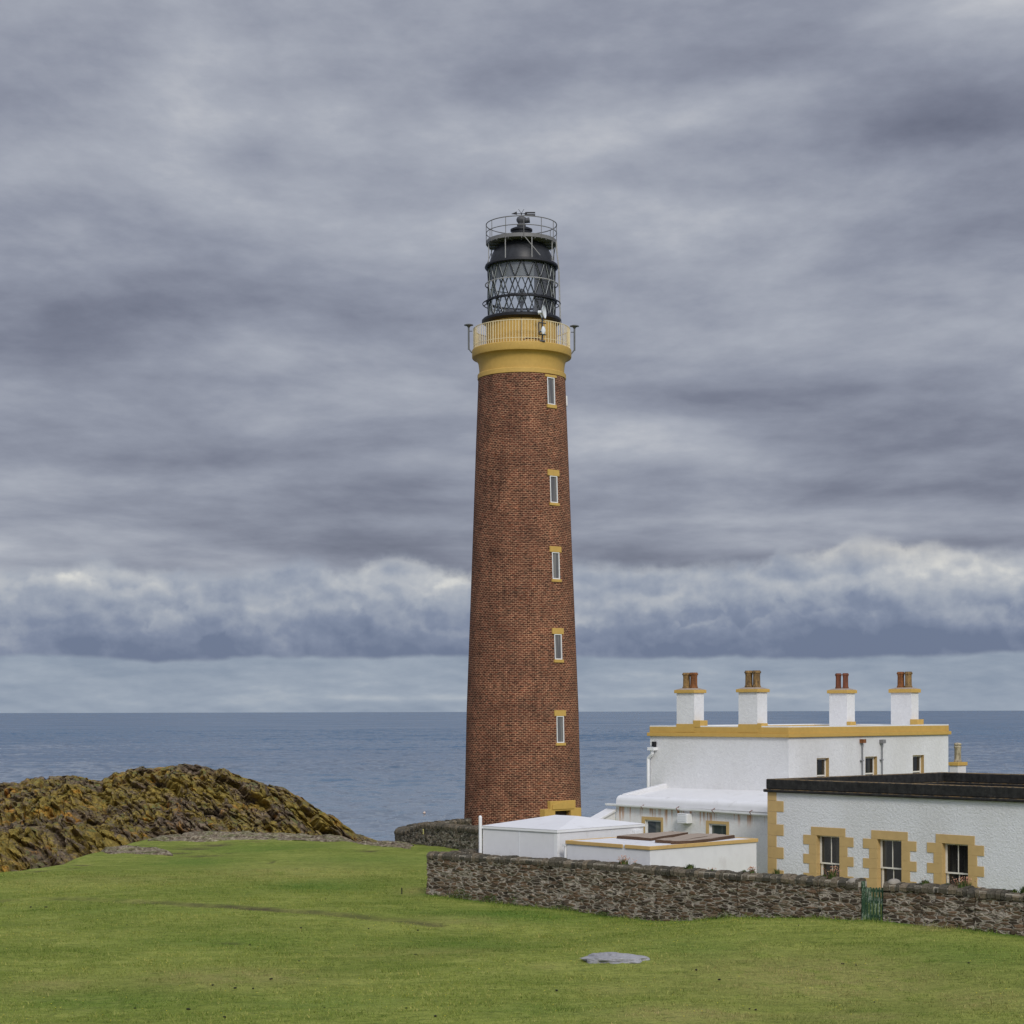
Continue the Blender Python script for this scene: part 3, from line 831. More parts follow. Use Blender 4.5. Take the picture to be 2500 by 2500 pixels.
scar = [G(px, py)[:2] for px, py in [(-200, 2194), (0, 2198), (175, 2201), (233, 2204), (375, 2211), (530, 2219), (686, 2229), (841, 2238), (957, 2245), (1061, 2250)]]
hollows = [(470, 2088, 40, 3), (430, 2080, 45, 3), (560, 2079, 30, 2), (620, 2056, 40, 2), (525, 2061, 52, 4), (470, 2068, 60, 4), (510, 2086, 45, 3), (330, 2064, 40, 3), (70, 2128, 30, 2.5), (100, 2124, 22, 2.5), (200, 2110, 30, 2.5), (180, 2118, 25, 2.5), (150, 2100, 26, 2.5),
           (664, 2106, 9, 5), (900, 2078, 30, 3), (560, 2300, 40, 3), (400, 2165, 9, 2), (555, 2165, 9, 2)]
drys = [(560, 2392, 260, 26, .9), (130, 2402, 120, 20, .8), (2000, 2390, 420, 60, .9), (1680, 2485, 240, 28, 1.), (2100, 2485, 230, 26, .7), (700, 2130, 260, 22, .5), (1120, 2245, 120, 12, .7),
        (1010, 2175, 50, 12, .6), (2270, 2296, 60, 8, .9), (1340, 2363, 60, 9, .6), (1040, 2330, 200, 14, .45), (300, 2150, 300, 16, .4), (1500, 2420, 120, 20, .5), (2380, 2440, 200, 40, .7)]
lushs = [(760, 2165, 150, 16, 1.), (480, 2105, 120, 10, .8), (900, 2100, 200, 12, .6), (1250, 2228, 240, 16, 1.), (1150, 2300, 200, 20, .5), (560, 2300, 260, 18, .5), (1700, 2330, 160, 20, .6),
         (2380, 2350, 200, 26, .7), (250, 2440, 250, 26, .6), (800, 2450, 260, 24, .5), (1350, 2470, 180, 20, .5), (1080, 2095, 70, 12, .8), (640, 2070, 180, 10, .6), (300, 2230, 300, 12, .4)]


def ell(x, y, lst, pw=2):
    out = np.zeros_like(x)
    for e in lst:
        px, py, wx, wy = e[:4]; am = e[4] if len(e) > 4 else 1.0
        c0 = G(px, py); c1 = G(px + wx, py); c2 = G(px, py - wy)
        ax = abs(c1.x - c0.x); ay = abs(c2.y - c0.y)
        q = ((x - c0.x) / ax) ** 2 + ((y - c0.y - (x - c0.x) * 0.0) / ay) ** 2
        out = np.maximum(out, am * np.exp(-q * 1.2))
    return out


def ground(x, y, detail=True):
    x = np.asarray(x, float); y = np.asarray(y, float)
    # height along the foot of the front wall, fading away from it
    dx_, dy_ = x - WL.x, y - WL.y
    s_ = dx_ * wf.u.x + dy_ * wf.u.y; q = dx_ * wf.v.x + dy_ * wf.v.y
    zb = np.interp(s_, wb_s, wb_z)
    fade = np.exp(-(q / 9.0) ** 2) * sst(s_, -9, 1)
    z = zb * fade
    z += -1.2 * np.exp(-(((x - 1) / 13) ** 2 + ((y - 116) / 13) ** 2))
    und = 0.24 * np_noise(x * 0.09, y * 0.09, 3, 3) + 0.05 * np_noise(x * 0.45, y * 0.45, 5, 3)
    z += und * (1 - 0.75 * np.exp(-(q / 2.5) ** 2))
    if detail:
        d, sd_ = seg_dist(x, y, scar)
        wob = 0.25 * np_noise(x * 0.8, y * 0.8, 11, 3)
        dd = d * np.where(sd_ == 0, 1, sd_) + wob            # + : beyond the scar
        z += 0.055 * sst(dd, -0.2, 0.2) * np.exp(-np.maximum(dd, 0) / 5.0) - 0.03 * np.exp(-((dd + 0.15) / 0.25) ** 2)
        z -= 0.10 * ell(x, y, hollows)
        z += 0.022 * np_noise(x * 3.0, y * 3.0, 9, 3)
    out = sd_poly(x, y, plateau) + 1.2 * np_noise(x * 0.25, y * 0.25, 21, 3)
    o = np.maximum(out + 1.2, 0)
    z -= np.minimum(0.10 * o ** 2, 0.75 * o) * 1.15
    return np.maximum(z, -31.0)


def gz(x, y): return float(ground(np.array([x]), np.array([y]))[0])


def axis(parts):
    a = []
    for lo, hi, st in parts: a.append(np.arange(lo, hi, st))
    return np.concatenate(a + [np.array([parts[-1][1]])])


gx = axis([(-140, -32, 4.0), (-32, 22, 0.16), (22, 140, 4.0)])
gy = axis([(-90, 30, 4.0), (30, 36, 0.5), (36, 104, 0.16), (104, 150, 1.2)])
X, Y = np.meshgrid(gx, gy)
Xf, Yf = X.ravel(), Y.ravel()
Zf = ground(Xf, Yf)
d_, s__ = seg_dist(Xf, Yf, scar)
wob_ = 0.25 * np_noise(Xf * 0.8, Yf * 0.8, 11, 3)
soil_line = np.exp(-((d_ * np.where(s__ == 0, 1, s__) + wob_ + 0.05) / 0.33) ** 2) * np.clip(0.75 + 0.9 * np_noise(Xf * 0.35, Yf * 0.35, 14, 3), 0, 1)
out_ = sd_poly(Xf, Yf, plateau) + 1.2 * np_noise(Xf * 0.25, Yf * 0.25, 21, 3)
soil = np.clip(np.maximum(np.maximum(soil_line, 1.1 * ell(Xf, Yf, hollows) ** 2), sst(out_, 1.5, 4.0)), 0, 1)
_q = (Xf - WL.x) * wf.v.x + (Yf - WL.y) * wf.v.y; _s = (Xf - WL.x) * wf.u.x + (Yf - WL.y) * wf.u.y
wall_foot_shade = np.exp(-(_q / 0.45) ** 2) * (_s > -0.3)  # contact shadow along the front wall, painted into the turf colour
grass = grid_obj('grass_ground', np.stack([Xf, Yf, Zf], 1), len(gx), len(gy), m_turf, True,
                 {'soil': soil, 'dry': np.clip(ell(Xf, Yf, drys), 0, 1), 'lush_and_shade': np.clip(np.maximum(ell(Xf, Yf, lushs), 1.1 * wall_foot_shade), 0, 1)})
tag(grass, kind='structure')

# the sea: wave crests modelled out to three kilometres, then flat to the horizon
SEA_Z = -26.0
aa = np.radians(np.linspace(-26, 24, 900))
Dq = np.concatenate([np.exp(np.arange(math.log(240), math.log(4200), 0.0042)), np.array([5000, 7000, 12000, 25000, 60000, 160000])])
AA, DQ = np.meshgrid(aa, Dq)
SX = DQ * np.tan(AA); SY = DQ
bend = 14 * np_noise(SX / 120, SY / 120, 71, 2)
hgt_w = 0.62 * np_noise((SX + bend) / 17 + SY / 60, (SY + bend) / 10, 72, 3, 0.55) + 0.30 * np_noise(SX / 6.0, SY / 5.0, 73, 2) + 0.55 * np_noise(SX / 60, SY / 34, 74, 2)
hgt_w = hgt_w + 0.20 * np.abs(np_noise(SX / 9 + SY / 30, SY / 8, 75, 2))
hgt_w *= 2.4 * sst(DQ, 4300, 3000) * (0.75 + 0.5 * sst(DQ, 500, 2500)) * (0.8 + 0.35 * np_noise(SX / 260, SY / 400, 76, 2))
sea = grid_obj('sea_water', np.stack([SX.ravel(), SY.ravel(), hgt_w.ravel()], 1), len(aa), len(Dq), m_sea, True)
sea.location = (0, 0, SEA_Z)
tag(sea, kind='structure')
# the rest of the sheet, all round
mb = MB()
rings = [0, 200, 600, 1500, 4000, 12000, 40000, 150000]
nseg = 64
mb.v = [(0, 0, 0)]
for r_ in rings[1:]:
    for i in range(nseg):
        a_ = 2 * math.pi * i / nseg; mb.v.append((r_ * math.cos(a_), r_ * math.sin(a_), 0))
for i in range(nseg): mb.f.append((0, 1 + i, 1 + (i + 1) % nseg))
for k in range(len(rings) - 2):
    for i in range(nseg):
        j = (i + 1) % nseg; a_ = 1 + k * nseg; b_ = a_ + nseg
        mb.f.append((a_ + i, b_ + i, b_ + j, a_ + j))
sea2 = mb.build('sea_water', m_sea); sea2.location = (0, 0, SEA_Z - 1.9)
tag(sea2, kind='structure')

# ------------------------------------------------------------------ the rocky headland on the left
sil = np.array([(-900, 1905), (-500, 1890), (-200, 1912), (0, 1897), (47, 1900), (62, 1888), (171, 1881), (214, 1893), (248, 1893), (280, 1877), (351, 1863), (397, 1860), (450, 1855), (497, 1863),
                (525, 1873), (553, 1872), (568, 1886), (578, 1887), (640, 1902), (692, 1915), (733, 1939), (773, 1964), (811, 1984), (842, 2011), (867, 2026), (885, 2033), (930, 2048), (980, 2100)], float)
fr = np.array([(-900, 80), (-200, 84), (0, 87), (130, 92), (300, 101), (420, 104.5), (700, 106), (850, 104), (980, 102)], float)
NP, ND = 470, 300
pxs = np.linspace(-620, 980, NP); tt = np.concatenate([np.linspace(0, 1, 230), 1 + np.linspace(0, 1, ND - 230 + 1)[1:] ** 1.3])
PX, T = np.meshgrid(pxs, tt)
Df = np.interp(PX, fr[:, 0], fr[:, 1]); Dr = 127.0 + 0.0 * PX
Dd = np.where(T <= 1, Df + (Dr - Df) * T, Dr + (T - 1) * 30)
Zr = CH + (HOR + 2.0 - np.interp(PX, sil[:, 0], sil[:, 1])) / F * Dr - 0.25
Zfr = -2.6 - 2.0 * sst(PX, 600, 900)
g = 0.12 * T + 0.88 * (1 - (1 - np.clip(T, 0, 1)) ** 1.25)
# nearer shoulder of rock at the far left, with a gully behind it
sh = sst(PX, 470, 120) * np.exp(-((T - 0.26) / 0.16) ** 2) * 1.5 - sst(PX, 520, 200) * np.exp(-((T - 0.55) / 0.14) ** 2) * 0.7
Zh = Zfr + (Zr - Zfr) * np.clip(g, 0, 1) + sh
Zh = np.where(T > 1, Zr - (T - 1) ** 1.2 * 34.0 * 1.0, Zh)
XX = (PX - 1250) / F * Dd
# blocky strata: cells stretched along the dip, slipping in the plane of the slope
ca, sa = math.cos(R(47)), math.sin(R(47))
hx = XX + 0.35 * np_noise(XX * 0.5, Dd * 0.5, 31, 3); hy = (Zh * 1.0 + (Dd - 100) * 0.22) + 0.35 * np_noise(XX * 0.5, Dd * 0.5, 33, 3)
A_ = hx * ca - hy * sa; B_ = hx * sa + hy * ca
f1, f2, rid = np_cells(A_ / 2.6, B_ / 0.72, 3)
g1, g2, rid2 = np_cells(A_ / 1.1, B_ / 0.28, 8)
k1, k2, rid3 = np_cells(A_ / 0.42 + 7, B_ / 0.2, 12)
rel = (rid - 0.5) * 1.25 + (rid2 - 0.5) * 0.85 + (rid3 - 0.5) * 0.30
rel -= 0.55 * np.exp(-(f2 - f1) / 0.07) + 0.38 * np.exp(-(g2 - g1) / 0.10)
rel += 0.5 * np_noise(XX * 0.22, Dd * 0.22, 41, 4)
amp = (sst(T, 0.0, 0.05)) * (1 - 0.55 * sst(T, 0.88, 1.0)) * sst(PX, 960, 820)
Yh = Dd - rel * amp * 0.95
Zh2 = Zh + rel * amp * 0.40
XX = XX + (rid - 0.5) * 0.5 * amp
head = grid_obj('rocky_hill', np.stack([XX.ravel(), Yh.ravel(), Zh2.ravel()], 1), NP, len(tt), m_rock, False)
tag(head, kind='structure')


def outcrop(name, x0, x1, ytop, ybot, seed, hmax, z_off=0.0):
    """low flat rock breaking through the turf: pixel outline on the ground"""
    n, m_ = 260, 46
    px = np.linspace(x0, x1, n); q = np.linspace(0, 1, m_)
    Pq, Q = np.meshgrid(px, q)
    top = np.interp(Pq, *zip(*ytop)); bot = np.interp(Pq, *zip(*ybot))
    py = bot + (top - bot) * Q
    uu = (Pq - 1250) / F; vv = (HOR - 1.2 - py) / F
    D = -CH / vv; Xo = uu * D; Yo = D
    Zg = ground(Xo.ravel(), Yo.ravel()).reshape(Xo.shape)
    f1, f2, rid = np_cells(Xo / 1.5 + Yo * 0.25 + 0.4 * np_noise(Xo, Yo, seed, 2), Yo / 0.9, seed)
    g1, g2, r2 = np_cells(Xo / 0.55 + Yo * 0.4, Yo / 0.6, seed + 1)
    h = (rid * 0.6 + r2 * 0.5) * hmax - 0.5 * hmax * np.exp(-(f2 - f1) / 0.12) + 0.35 * hmax * np_noise(Xo * 0.4, Yo * 0.4, seed + 2, 3)
    ed = np.minimum(np.minimum(Q, 1 - Q) * 5, np.minimum((Pq - x0), (x1 - Pq)) / (x1 - x0) * 12)
    ed = ed + 0.8 * np_noise(Xo * 0.7, Yo * 0.35, seed + 5, 3)
    Zo = Zg + np.where(ed < 0.35, -0.25, h * np.clip((ed - 0.2) * 1.2, 0, 1) + z_off)
    o = grid_obj(name, np.stack([Xo.ravel(), Yo.ravel(), Zo.ravel()], 1), n, m_, m_outcrop, False)
    return tag(o, kind='structure')


outcrop('rock_outcrop', 360, 1020, [(360, 2040), (450, 2032), (560, 2026), (700, 2026), (850, 2028), (930, 2034), (1020, 2060)],
        [(360, 2050), (480, 2056), (600, 2051), (750, 2052), (860, 2054), (940, 2072), (1020, 2074)], 5, 0.22)
outcrop('rock_outcrop', 245, 430, [(245, 2070), (300, 2064), (380, 2066), (430, 2076)], [(245, 2086), (340, 2089), (430, 2088)], 9, 0.20)

# ------------------------------------------------------------------ the lighthouse
TD = 112.0
_u, _ = ray(1276.5, 2006)
TX = _u * TD
TB = -1.35
lh = empty('lighthouse', (TX, TD, TB))
tag(lh, 'tall tapering red brick lighthouse with yellow gallery and black lantern', 'lighthouse')


def lhz(z): return z - TB


def LB(mb_, name, mat, smooth=True, bevel=0.0, parent=None, angle=35):
    return mb_.build(name, mat, parent or lh, smooth, bevel, dz=TB, angle=angle)


def tower_r(z): return float(np.interp(z, [-1.35, 0.3, 2, 6.8, 12, 17.75, 23, 26.75], [3.66, 3.56, 3.51, 3.40, 3.20, 2.98, 2.79, 2.645]))


WAZ = R(40.5)
tow_win = []   # (z_lintel_top, z_frame_top, z_frame_bot, z_sill_bot)
for ys in [(915, 921, 988, 996.5), (1146.7, 1161.6, 1227.7, 1234.4), (1333.7, 1348, 1414, 1420.6), (1533.5, 1548, 1610, 1617.5), (1734, 1748, 1813.5, 1820)]:
    zc = CH + (HOR - ys[1]) / F * 110.0; dpt = TD - tower_r(zc) * math.cos(WAZ)
    tow_win.append(tuple(CH + (HOR - 0.3 - y_) / F * dpt for y_ in ys))

# shaft with the window openings cut as gaps in the skin
mb = MB()
NSEG = 240
zsh = sorted(set(list(np.linspace(-1.35, 26.95, 60)) + [w[1] for w in tow_win] + [w[2] for w in tow_win] + [0.83]))
zsh = [z_ for i, z_ in enumerate(zsh)]
NW = 0.29
def az_list():
    return [2 * math.pi * i / NSEG for i in range(NSEG)]
azs = az_list()
base_i = len(mb.v)
for z_ in zsh:
    r_ = tower_r(z_)
    for a_ in azs: mb.v.append((r_ * math.sin(a_), -r_ * math.cos(a_), z_))
for k in range(len(zsh) - 1):
    zc = (zsh[k] + zsh[k + 1]) / 2; r_ = tower_r(zc)
    for i in range(NSEG):
        am = (azs[i] + math.pi / NSEG)
        off = (am - WAZ) * r_
        if abs(off) < NW - 0.02 and any(w[2] < zc < w[1] for w in tow_win): continue
        if abs(off) < 0.58 and zc < 0.83: continue
        j = (i + 1) % NSEG
        mb.f.append((k * NSEG + i, k * NSEG + j, (k + 1) * NSEG + j, (k + 1) * NSEG + i))
LB(mb, 'shaft', m_brick, True)


def tower_window(azw, w, name='window'):
    """narrow light facing outwards at bearing azw; local axes: t tangent, n outward"""
    z0, z1, z2, z3 = w; zc = (z1 + z2) / 2
    tvec = Vector((math.cos(azw), math.sin(azw), 0)); nvec = Vector((math.sin(azw), -math.cos(azw), 0))
    def pt(t_, o_, z_):
        r_ = tower_r(z_) ; return tuple(nvec * (r_ + o_) + tvec * t_ + Vector((0, 0, z_)))
    def blk(m_, t0, t1, o0, o1, za, zb):
        b_ = len(m_.v)
        for t_ in (t0, t1):
            for o_ in (o0, o1):
                for z_ in (za, zb): m_.v.append(pt(t_, o_, z_))
        for f_ in ((0, 1, 3, 2), (4, 6, 7, 5), (0, 4, 5, 1), (2, 3, 7, 6), (0, 2, 6, 4), (1, 5, 7, 3)): m_.f.append(tuple(b_ + i for i in f_))
    m1 = MB(); fw = 0.055
    blk(m1, -NW, -NW + fw, -0.10, 0.012, z2, z1); blk(m1, NW - fw, NW, -0.10, 0.012, z2, z1)
    blk(m1, -NW + fw, NW - fw, -0.10, 0.012, z1 - fw, z1); blk(m1, -NW + fw, NW - fw, -0.10, 0.012, z2, z2 + fw)
    fo = LB(m1, name, m_white_plain, False)
    m2 = MB(); blk(m2, -NW + fw, NW - fw, -0.06, -0.045, z2 + fw, z1 - fw); LB(m2, 'pane', m_pane_blind, False, parent=fo)
    m3 = MB(); blk(m3, -0.45, 0.45, -0.20, 0.030, z1 + 0.002, z0); LB(m3, 'lintel', m_yel, False, parent=fo)
    m4 = MB(); blk(m4, -0.375, 0.375, -0.20, 0.060, z3, z2 - 0.002); LB(m4, 'sill', m_yel, False, parent=fo)
    m5 = MB()   # jambs of the opening
    blk(m5, -NW - 0.05, -NW - 0.002, -0.35, -0.012, z2, z1); blk(m5, NW + 0.002, NW + 0.05, -0.35, -0.012, z2, z1)
    LB(m5, 'jamb', m_brick, False, parent=fo)
    return fo


for w in tow_win: tower_window(WAZ, w)
zt = tow_win[0]
_w6 = (zt[0] - 0.75, zt[1] - 0.75, zt[1] - 1.35, zt[1] - 1.45)
m6 = MB(); aw = R(97)
for (t0, t1, o0, o1, za, zb) in [(-0.28, 0.28, -0.02, 0.07, _w6[2], _w6[1])]:
    tv = Vector((math.cos(aw), math.sin(aw), 0)); nv = Vector((math.sin(aw), -math.cos(aw), 0))
    for t_ in (t0, t1):
        for o_ in (o0, o1):
            for z_ in (za, zb): m6.v.append(tuple(nv * (tower_r(z_) + o_) + tv * t_ + Vector((0, 0, z_))))
    for f_ in ((0, 1, 3, 2), (4, 6, 7, 5), (0, 4, 5, 1), (2, 3, 7, 6), (0, 2, 6, 4), (1, 5, 7, 3)): m6.f.append(f_)
LB(m6, 'vent_box', m_white_plain, False)

# doorway: yellow stone surround, stepped
tv = Vector((math.cos(WAZ), math.sin(WAZ), 0)); nv = Vector((math.sin(WAZ), -math.cos(WAZ), 0))


def flatpts(outline, o0, o1):
    """closed outline (t, z) on the tangent plane, extruded from o0 to o1 outward"""
    m_ = MB(); r_ = tower_r(0.5); n_ = len(outline)
    for o_ in (o0, o1): m_.v += [tuple(nv * (r_ + o_) + tv * t_ + Vector((0, 0, z_))) for t_, z_ in outline]
    m_.f.append(tuple(range(n_ - 1, -1, -1))); m_.f.append(tuple(n_ + i for i in range(n_)))
    for i in range(n_):
        j = (i + 1) % n_; m_.f.append((i, j, n_ + j, n_ + i))
    return m_


LB(flatpts([(-0.62, -1.3), (-0.62, 0.83), (0.62, 0.83), (0.62, -1.3), (1.46, -1.3), (1.46, 0.96), (1.0, 0.96), (1.0, 1.43), (-1.0, 1.43), (-1.0, 0.96), (-1.46, 0.96), (-1.46, -1.3)], -0.36, 0.10), 'door_surround', m_yel, False, 0.012)
LB(flatpts([(-0.86, 0.93), (0.86, 0.93), (0.86, 1.22), (0.0, 1.36), (-0.86, 1.22)], 0.102, 0.15), 'pediment', m_yel, False, 0.01)
LB(flatpts([(-0.62, -1.3), (0.62, -1.3), (0.62, 0.83), (-0.62, 0.83)], -0.34, -0.30), 'door', painted('brown_door', (0.05, 0.03, 0.022), 0.6, 0.3), False)

# yellow gallery works
mb = MB(); mb.lathe([(2.60, 26.84), (2.69, 26.87), (2.69, 27.12), (2.66, 27.16), (2.585, 27.18)], 96); LB(mb, 'string_course', m_yel)
mb = MB(); mb.lathe([(2.575, 27.17), (2.59, 27.5), (2.63, 27.8), (2.71, 28.0), (2.80, 28.10), (2.86, 28.12)], 96); LB(mb, 'gallery_cove', m_yel)
mb = MB(); mb.lathe([(2.5, 28.1), (2.86, 28.12), (3.0, 28.16), (3.02, 28.20), (3.02, 28.61), (2.995, 28.64), (2.0, 28.66)], 96); LB(mb, 'gallery_slab', m_yel)
mb = MB(); mb.lathe([(2.13, 28.66), (2.13, 30.22), (2.20, 30.30)], 96); LB(mb, 'service_drum', m_yel)
# railing
mb = MB()
RR = 2.92


def ring(mb_, r_, z_, tr, n=96, a0=0.0, a1=2 * math.pi):
    pts = [(r_ * math.sin(a0 + (a1 - a0) * i / n), -r_ * math.cos(a0 + (a1 - a0) * i / n), z_) for i in range(n + 1)]
    for a_, b_ in zip(pts[:-1], pts[1:]): mb_.tube(a_, b_, tr, 6)


ring(mb, RR, 29.92, 0.026); ring(mb, RR, 28.86, 0.018)
for i in range(100):
    a_ = 2 * math.pi * i / 100
    mb.tube((RR * math.sin(a_), -RR * math.cos(a_), 28.64), (RR * math.sin(a_), -RR * math.cos(a_), 29.92), 0.020 if i % 10 else 0.032, 5)
LB(mb, 'gallery_railing', m_cream)

# lantern
mb = MB(); mb.lathe([(2.15, 30.22), (2.30, 30.26), (2.42, 30.34), (2.42, 30.46), (2.34, 30.54), (2.10, 30.56), (2.0, 30.56)], 96); LB(mb, 'lantern_sill', m_black)
mb = MB(); mb.lathe([(1.985, 30.56), (1.985, 33.72)], 96); LB(mb, 'lantern_glass', m_glass)
mb = MB()
for sgn in (-1, 1):
    for i in range(16):
        a0 = 2 * math.pi * i / 16
        prev = None
        for k in range(7):
            z_ = 33.75 - 3.2 * k / 6
            a_ = a0 + sgn * (2 * math.pi / 16) * ((33.75 - z_) / 2.15)
            p_ = (2.05 * math.sin(a_), -2.05 * math.cos(a_), z_)
            if prev: mb.tube(prev, p_, 0.034, 5)
            prev = p_
LB(mb, 'glazing_lattice', m_black)
mb = MB()      # the same bars seen from inside are painted pale
for sgn in (-1, 1):
    for i in range(16):
        a0 = 2 * math.pi * i / 16
        prev = None
        for k in range(7):
            z_ = 33.75 - 3.2 * k / 6
            a_ = a0 + sgn * (2 * math.pi / 16) * ((33.75 - z_) / 2.15)
            p_ = (2.012 * math.sin(a_), -2.012 * math.cos(a_), z_)
            if prev: mb.tube(prev, p_, 0.037, 5)
            prev = p_
LB(mb, 'inner_lattice', m_palegrey)
mb = MB(); mb.lathe([(2.02, 31.52), (2.16, 31.54), (2.16, 31.64), (2.02, 31.66)], 96)
for i in range(16):
    a_ = 2 * math.pi * (i + 0.5) / 16
    mb.tube((2.12 * math.sin(a_), -2.12 * math.cos(a_), 31.60), (2.36 * math.sin(a_), -2.36 * math.cos(a_), 31.47), 0.028, 5)
ring(mb, 2.36, 31.47, 0.028)
LB(mb, 'middle_ring', m_black)
mb = MB(); ring(mb, 2.20, 32.62, 0.032)
for i in range(16):
    a_ = 2 * math.pi * (i + 0.5) / 16
    mb.tube((2.04 * math.sin(a_), -2.04 * math.cos(a_), 32.60), (2.20 * math.sin(a_), -2.20 * math.cos(a_), 32.62), 0.02, 5)
LB(mb, 'hand_rail', m_galv_light)
mb = MB(); mb.lathe([(1.96, 33.66), (2.20, 33.62), (2.24, 33.68), (2.20, 33.80), (2.02, 33.86), (1.93, 33.88)], 96); LB(mb, 'upper_ring', m_black)
mb = MB(); mb.lathe([(1.96, 33.86), (1.90, 34.15), (1.78, 34.5), (1.58, 34.85), (1.28, 35.15), (0.9, 35.42), (0.55, 35.55), (0.5, 35.6)], 96); LB(mb, 'dome', m_dome)
mb = MB(); mb.lathe([(1.93, 33.70), (1.86, 34.12), (1.74, 34.46), (1.5, 34.78), (0.9, 35.1), (0.0, 35.2)], 64); LB(mb, 'dome_lining', m_greylin)
mb = MB(); mb.lathe([(1.94, 30.6), (1.94, 33.68)], 40, a0=R(22.5), a1=R(104)); LB(mb, 'blackout_screen', m_blind)
mb = MB(); mb.lathe([(1.94, 32.75), (1.94, 33.68)], 60, a0=R(-100), a1=R(22.4)); LB(mb, 'upper_blind', m_greylin)
# the optic and its stand
mb = MB(); mb.lathe([(1.9, 30.58), (0.0, 30.60)], 40); LB(mb, 'lantern_floor', m_galv)
mb = MB(); mb.lathe([(0.0, 30.6), (0.16, 30.62), (0.16, 30.7), (0.07, 30.75), (0.07, 31.5), (0.16, 31.55), (0.16, 31.62), (0.0, 31.62)], 20)
mb.box(-1.0, -0.45, -0.3, 0.3, 30.62, 31.12)
ob = LB(mb, 'lamp_stand', m_dkgrey, True)
mb = MB(); mb.lathe([(0.0, 31.62), (0.22, 31.64), (0.30, 31.85), (0.28, 32.12), (0.16, 32.35), (0.0, 32.42)], 20); LB(mb, 'lamp', m_palegrey, parent=ob)
# dome platform with its railing
mb = MB(); PR = 2.13
mb.lathe([(1.25, 35.06), (PR, 35.06), (PR, 35.28), (1.25, 35.28), (1.25, 35.06)], 64)
for i in range(16):
    a_ = 2 * math.pi * i / 16
    mb.tube((1.1 * math.sin(a_), -1.1 * math.cos(a_), 35.02), (2.1 * math.sin(a_), -2.1 * math.cos(a_), 35.02), 0.04, 5)
LB(mb, 'dome_platform', m_galv, True)
mb = MB(); ring(mb, 2.14, 36.27, 0.030); ring(mb, 2.14, 35.76, 0.026)
for i in range(12):
    a_ = 2 * math.pi * (i + 0.12) / 12
    mb.tube((2.14 * math.sin(a_), -2.14 * math.cos(a_), 35.0), (2.14 * math.sin(a_), -2.14 * math.cos(a_), 36.27), 0.022, 5)
LB(mb, 'platform_railing', m_galv)
mb = MB()
for i in range(8):
    a_ = 2 * math.pi * (i + 0.38) / 8
    mb = MB(); mb.tube((2.08 * math.sin(a_), -2.08 * math.cos(a_), 33.80), (2.08 * math.sin(a_), -2.08 * math.cos(a_), 35.06), 0.028, 6)
    LB(mb, 'platform_strut', m_galv_light)
for a0, a1 in ((R(5), R(32)), (R(-122), R(-96)), (R(85), R(118))):
    mb = MB(); mb.tube((2.10 * math.sin(a0), -2.10 * math.cos(a0), 35.05), (2.10 * math.sin(a1), -2.10 * math.cos(a1), 34.0), 0.022, 6)
    LB(mb, 'platform_brace', m_galv_light)
# ventilator, ball and vane
mb = MB(); mb.lathe([(0.50, 35.4), (0.56, 35.6), (0.58, 35.86), (0.67, 35.90), (0.67, 36.00), (0.5, 36.08), (0.3, 36.12), (0.24, 36.16)], 40); LB(mb, 'vent_collar', m_dome)
mb = MB(); mb.lathe([(0.22, 36.1), (0.27, 36.18), (0.27, 36.30), (0.2, 36.36), (0.22, 36.40), (0.29, 36.50), (0.31, 36.60), (0.27, 36.72), (0.14, 36.80), (0.0, 36.82)], 32)
mb.tube((0.1, 0, 36.52), (0.50, 0, 36.58), 0.15, 12, 0.17)
LB(mb, 'ventilator', m_dkgrey)
mb = MB(); mb.tube((0, 0, 36.7), (0, 0, 37.02), 0.03, 6); mb.tube((-0.45, 0, 36.96), (0.35, 0, 36.96), 0.022, 6)
mb.prism_y([(-0.62, 36.95), (-0.28, 37.10), (-0.26, 36.90)], -0.015, 0.015)
mb.prism_y([(0.18, 36.98), (0.26, 37.07), (0.84, 37.07), (0.84, 36.98)], -0.015, 0.015); mb.prism_y([(0.26, 36.84), (0.18, 36.94), (0.84, 36.94), (0.84, 36.84)], -0.015, 0.015)
for q in (-0.18, 0.16): mb.tube((0, 0, 36.98), (q, 0, 37.24), 0.014, 5)
LB(mb, 'weather_vane', m_black)
# ladder up the lantern
mb = MB(); la = R(82); lr = 2.28
for off in (-0.17, 0.17):
    pt_ = lambda r_, z_: tuple(Vector((r_ * math.sin(la), -r_ * math.cos(la), z_)) + Vector((math.cos(la), math.sin(la), 0)) * off)
    mb.path([pt_(2.5, 28.7), pt_(2.36, 30.5), pt_(2.28, 33.6), pt_(2.16, 34.6), pt_(2.14, 35.2)], 0.028, 6)
for k in range(22):
    z_ = 28.9 + k * 0.26; r_ = float(np.interp(z_, [28.7, 30.5, 33.6, 34.6], [2.5, 2.36, 2.28, 2.16]))
    a = Vector((r_ * math.sin(la), -r_ * math.cos(la), z_)); d = Vector((math.cos(la), math.sin(la), 0)) * 0.17
    mb.tube(a - d, a + d, 0.012, 5)
LB(mb, 'ladder', m_galv_light)
mb = MB()
pc = [(RR * 0.98 * math.sin(a_), -RR * 0.98 * math.cos(a_), 28.72 + dz_) for a_, dz_ in [(R(2), 0.02), (R(5), 0.10), (R(12), 0.13), (R(20), 0.08), (R(25), 0.0)]]
mb.path(pc, 0.045, 6)
LB(mb, 'cable', m_rusty)
mb = MB(); mb.path([(2.16 * math.sin(R(-1)), -2.16 * math.cos(R(-1)), z_) for z_ in (30.25, 29.9, 29.3, 28.7)], 0.022, 6)
LB(mb, 'cable', m_rusty)

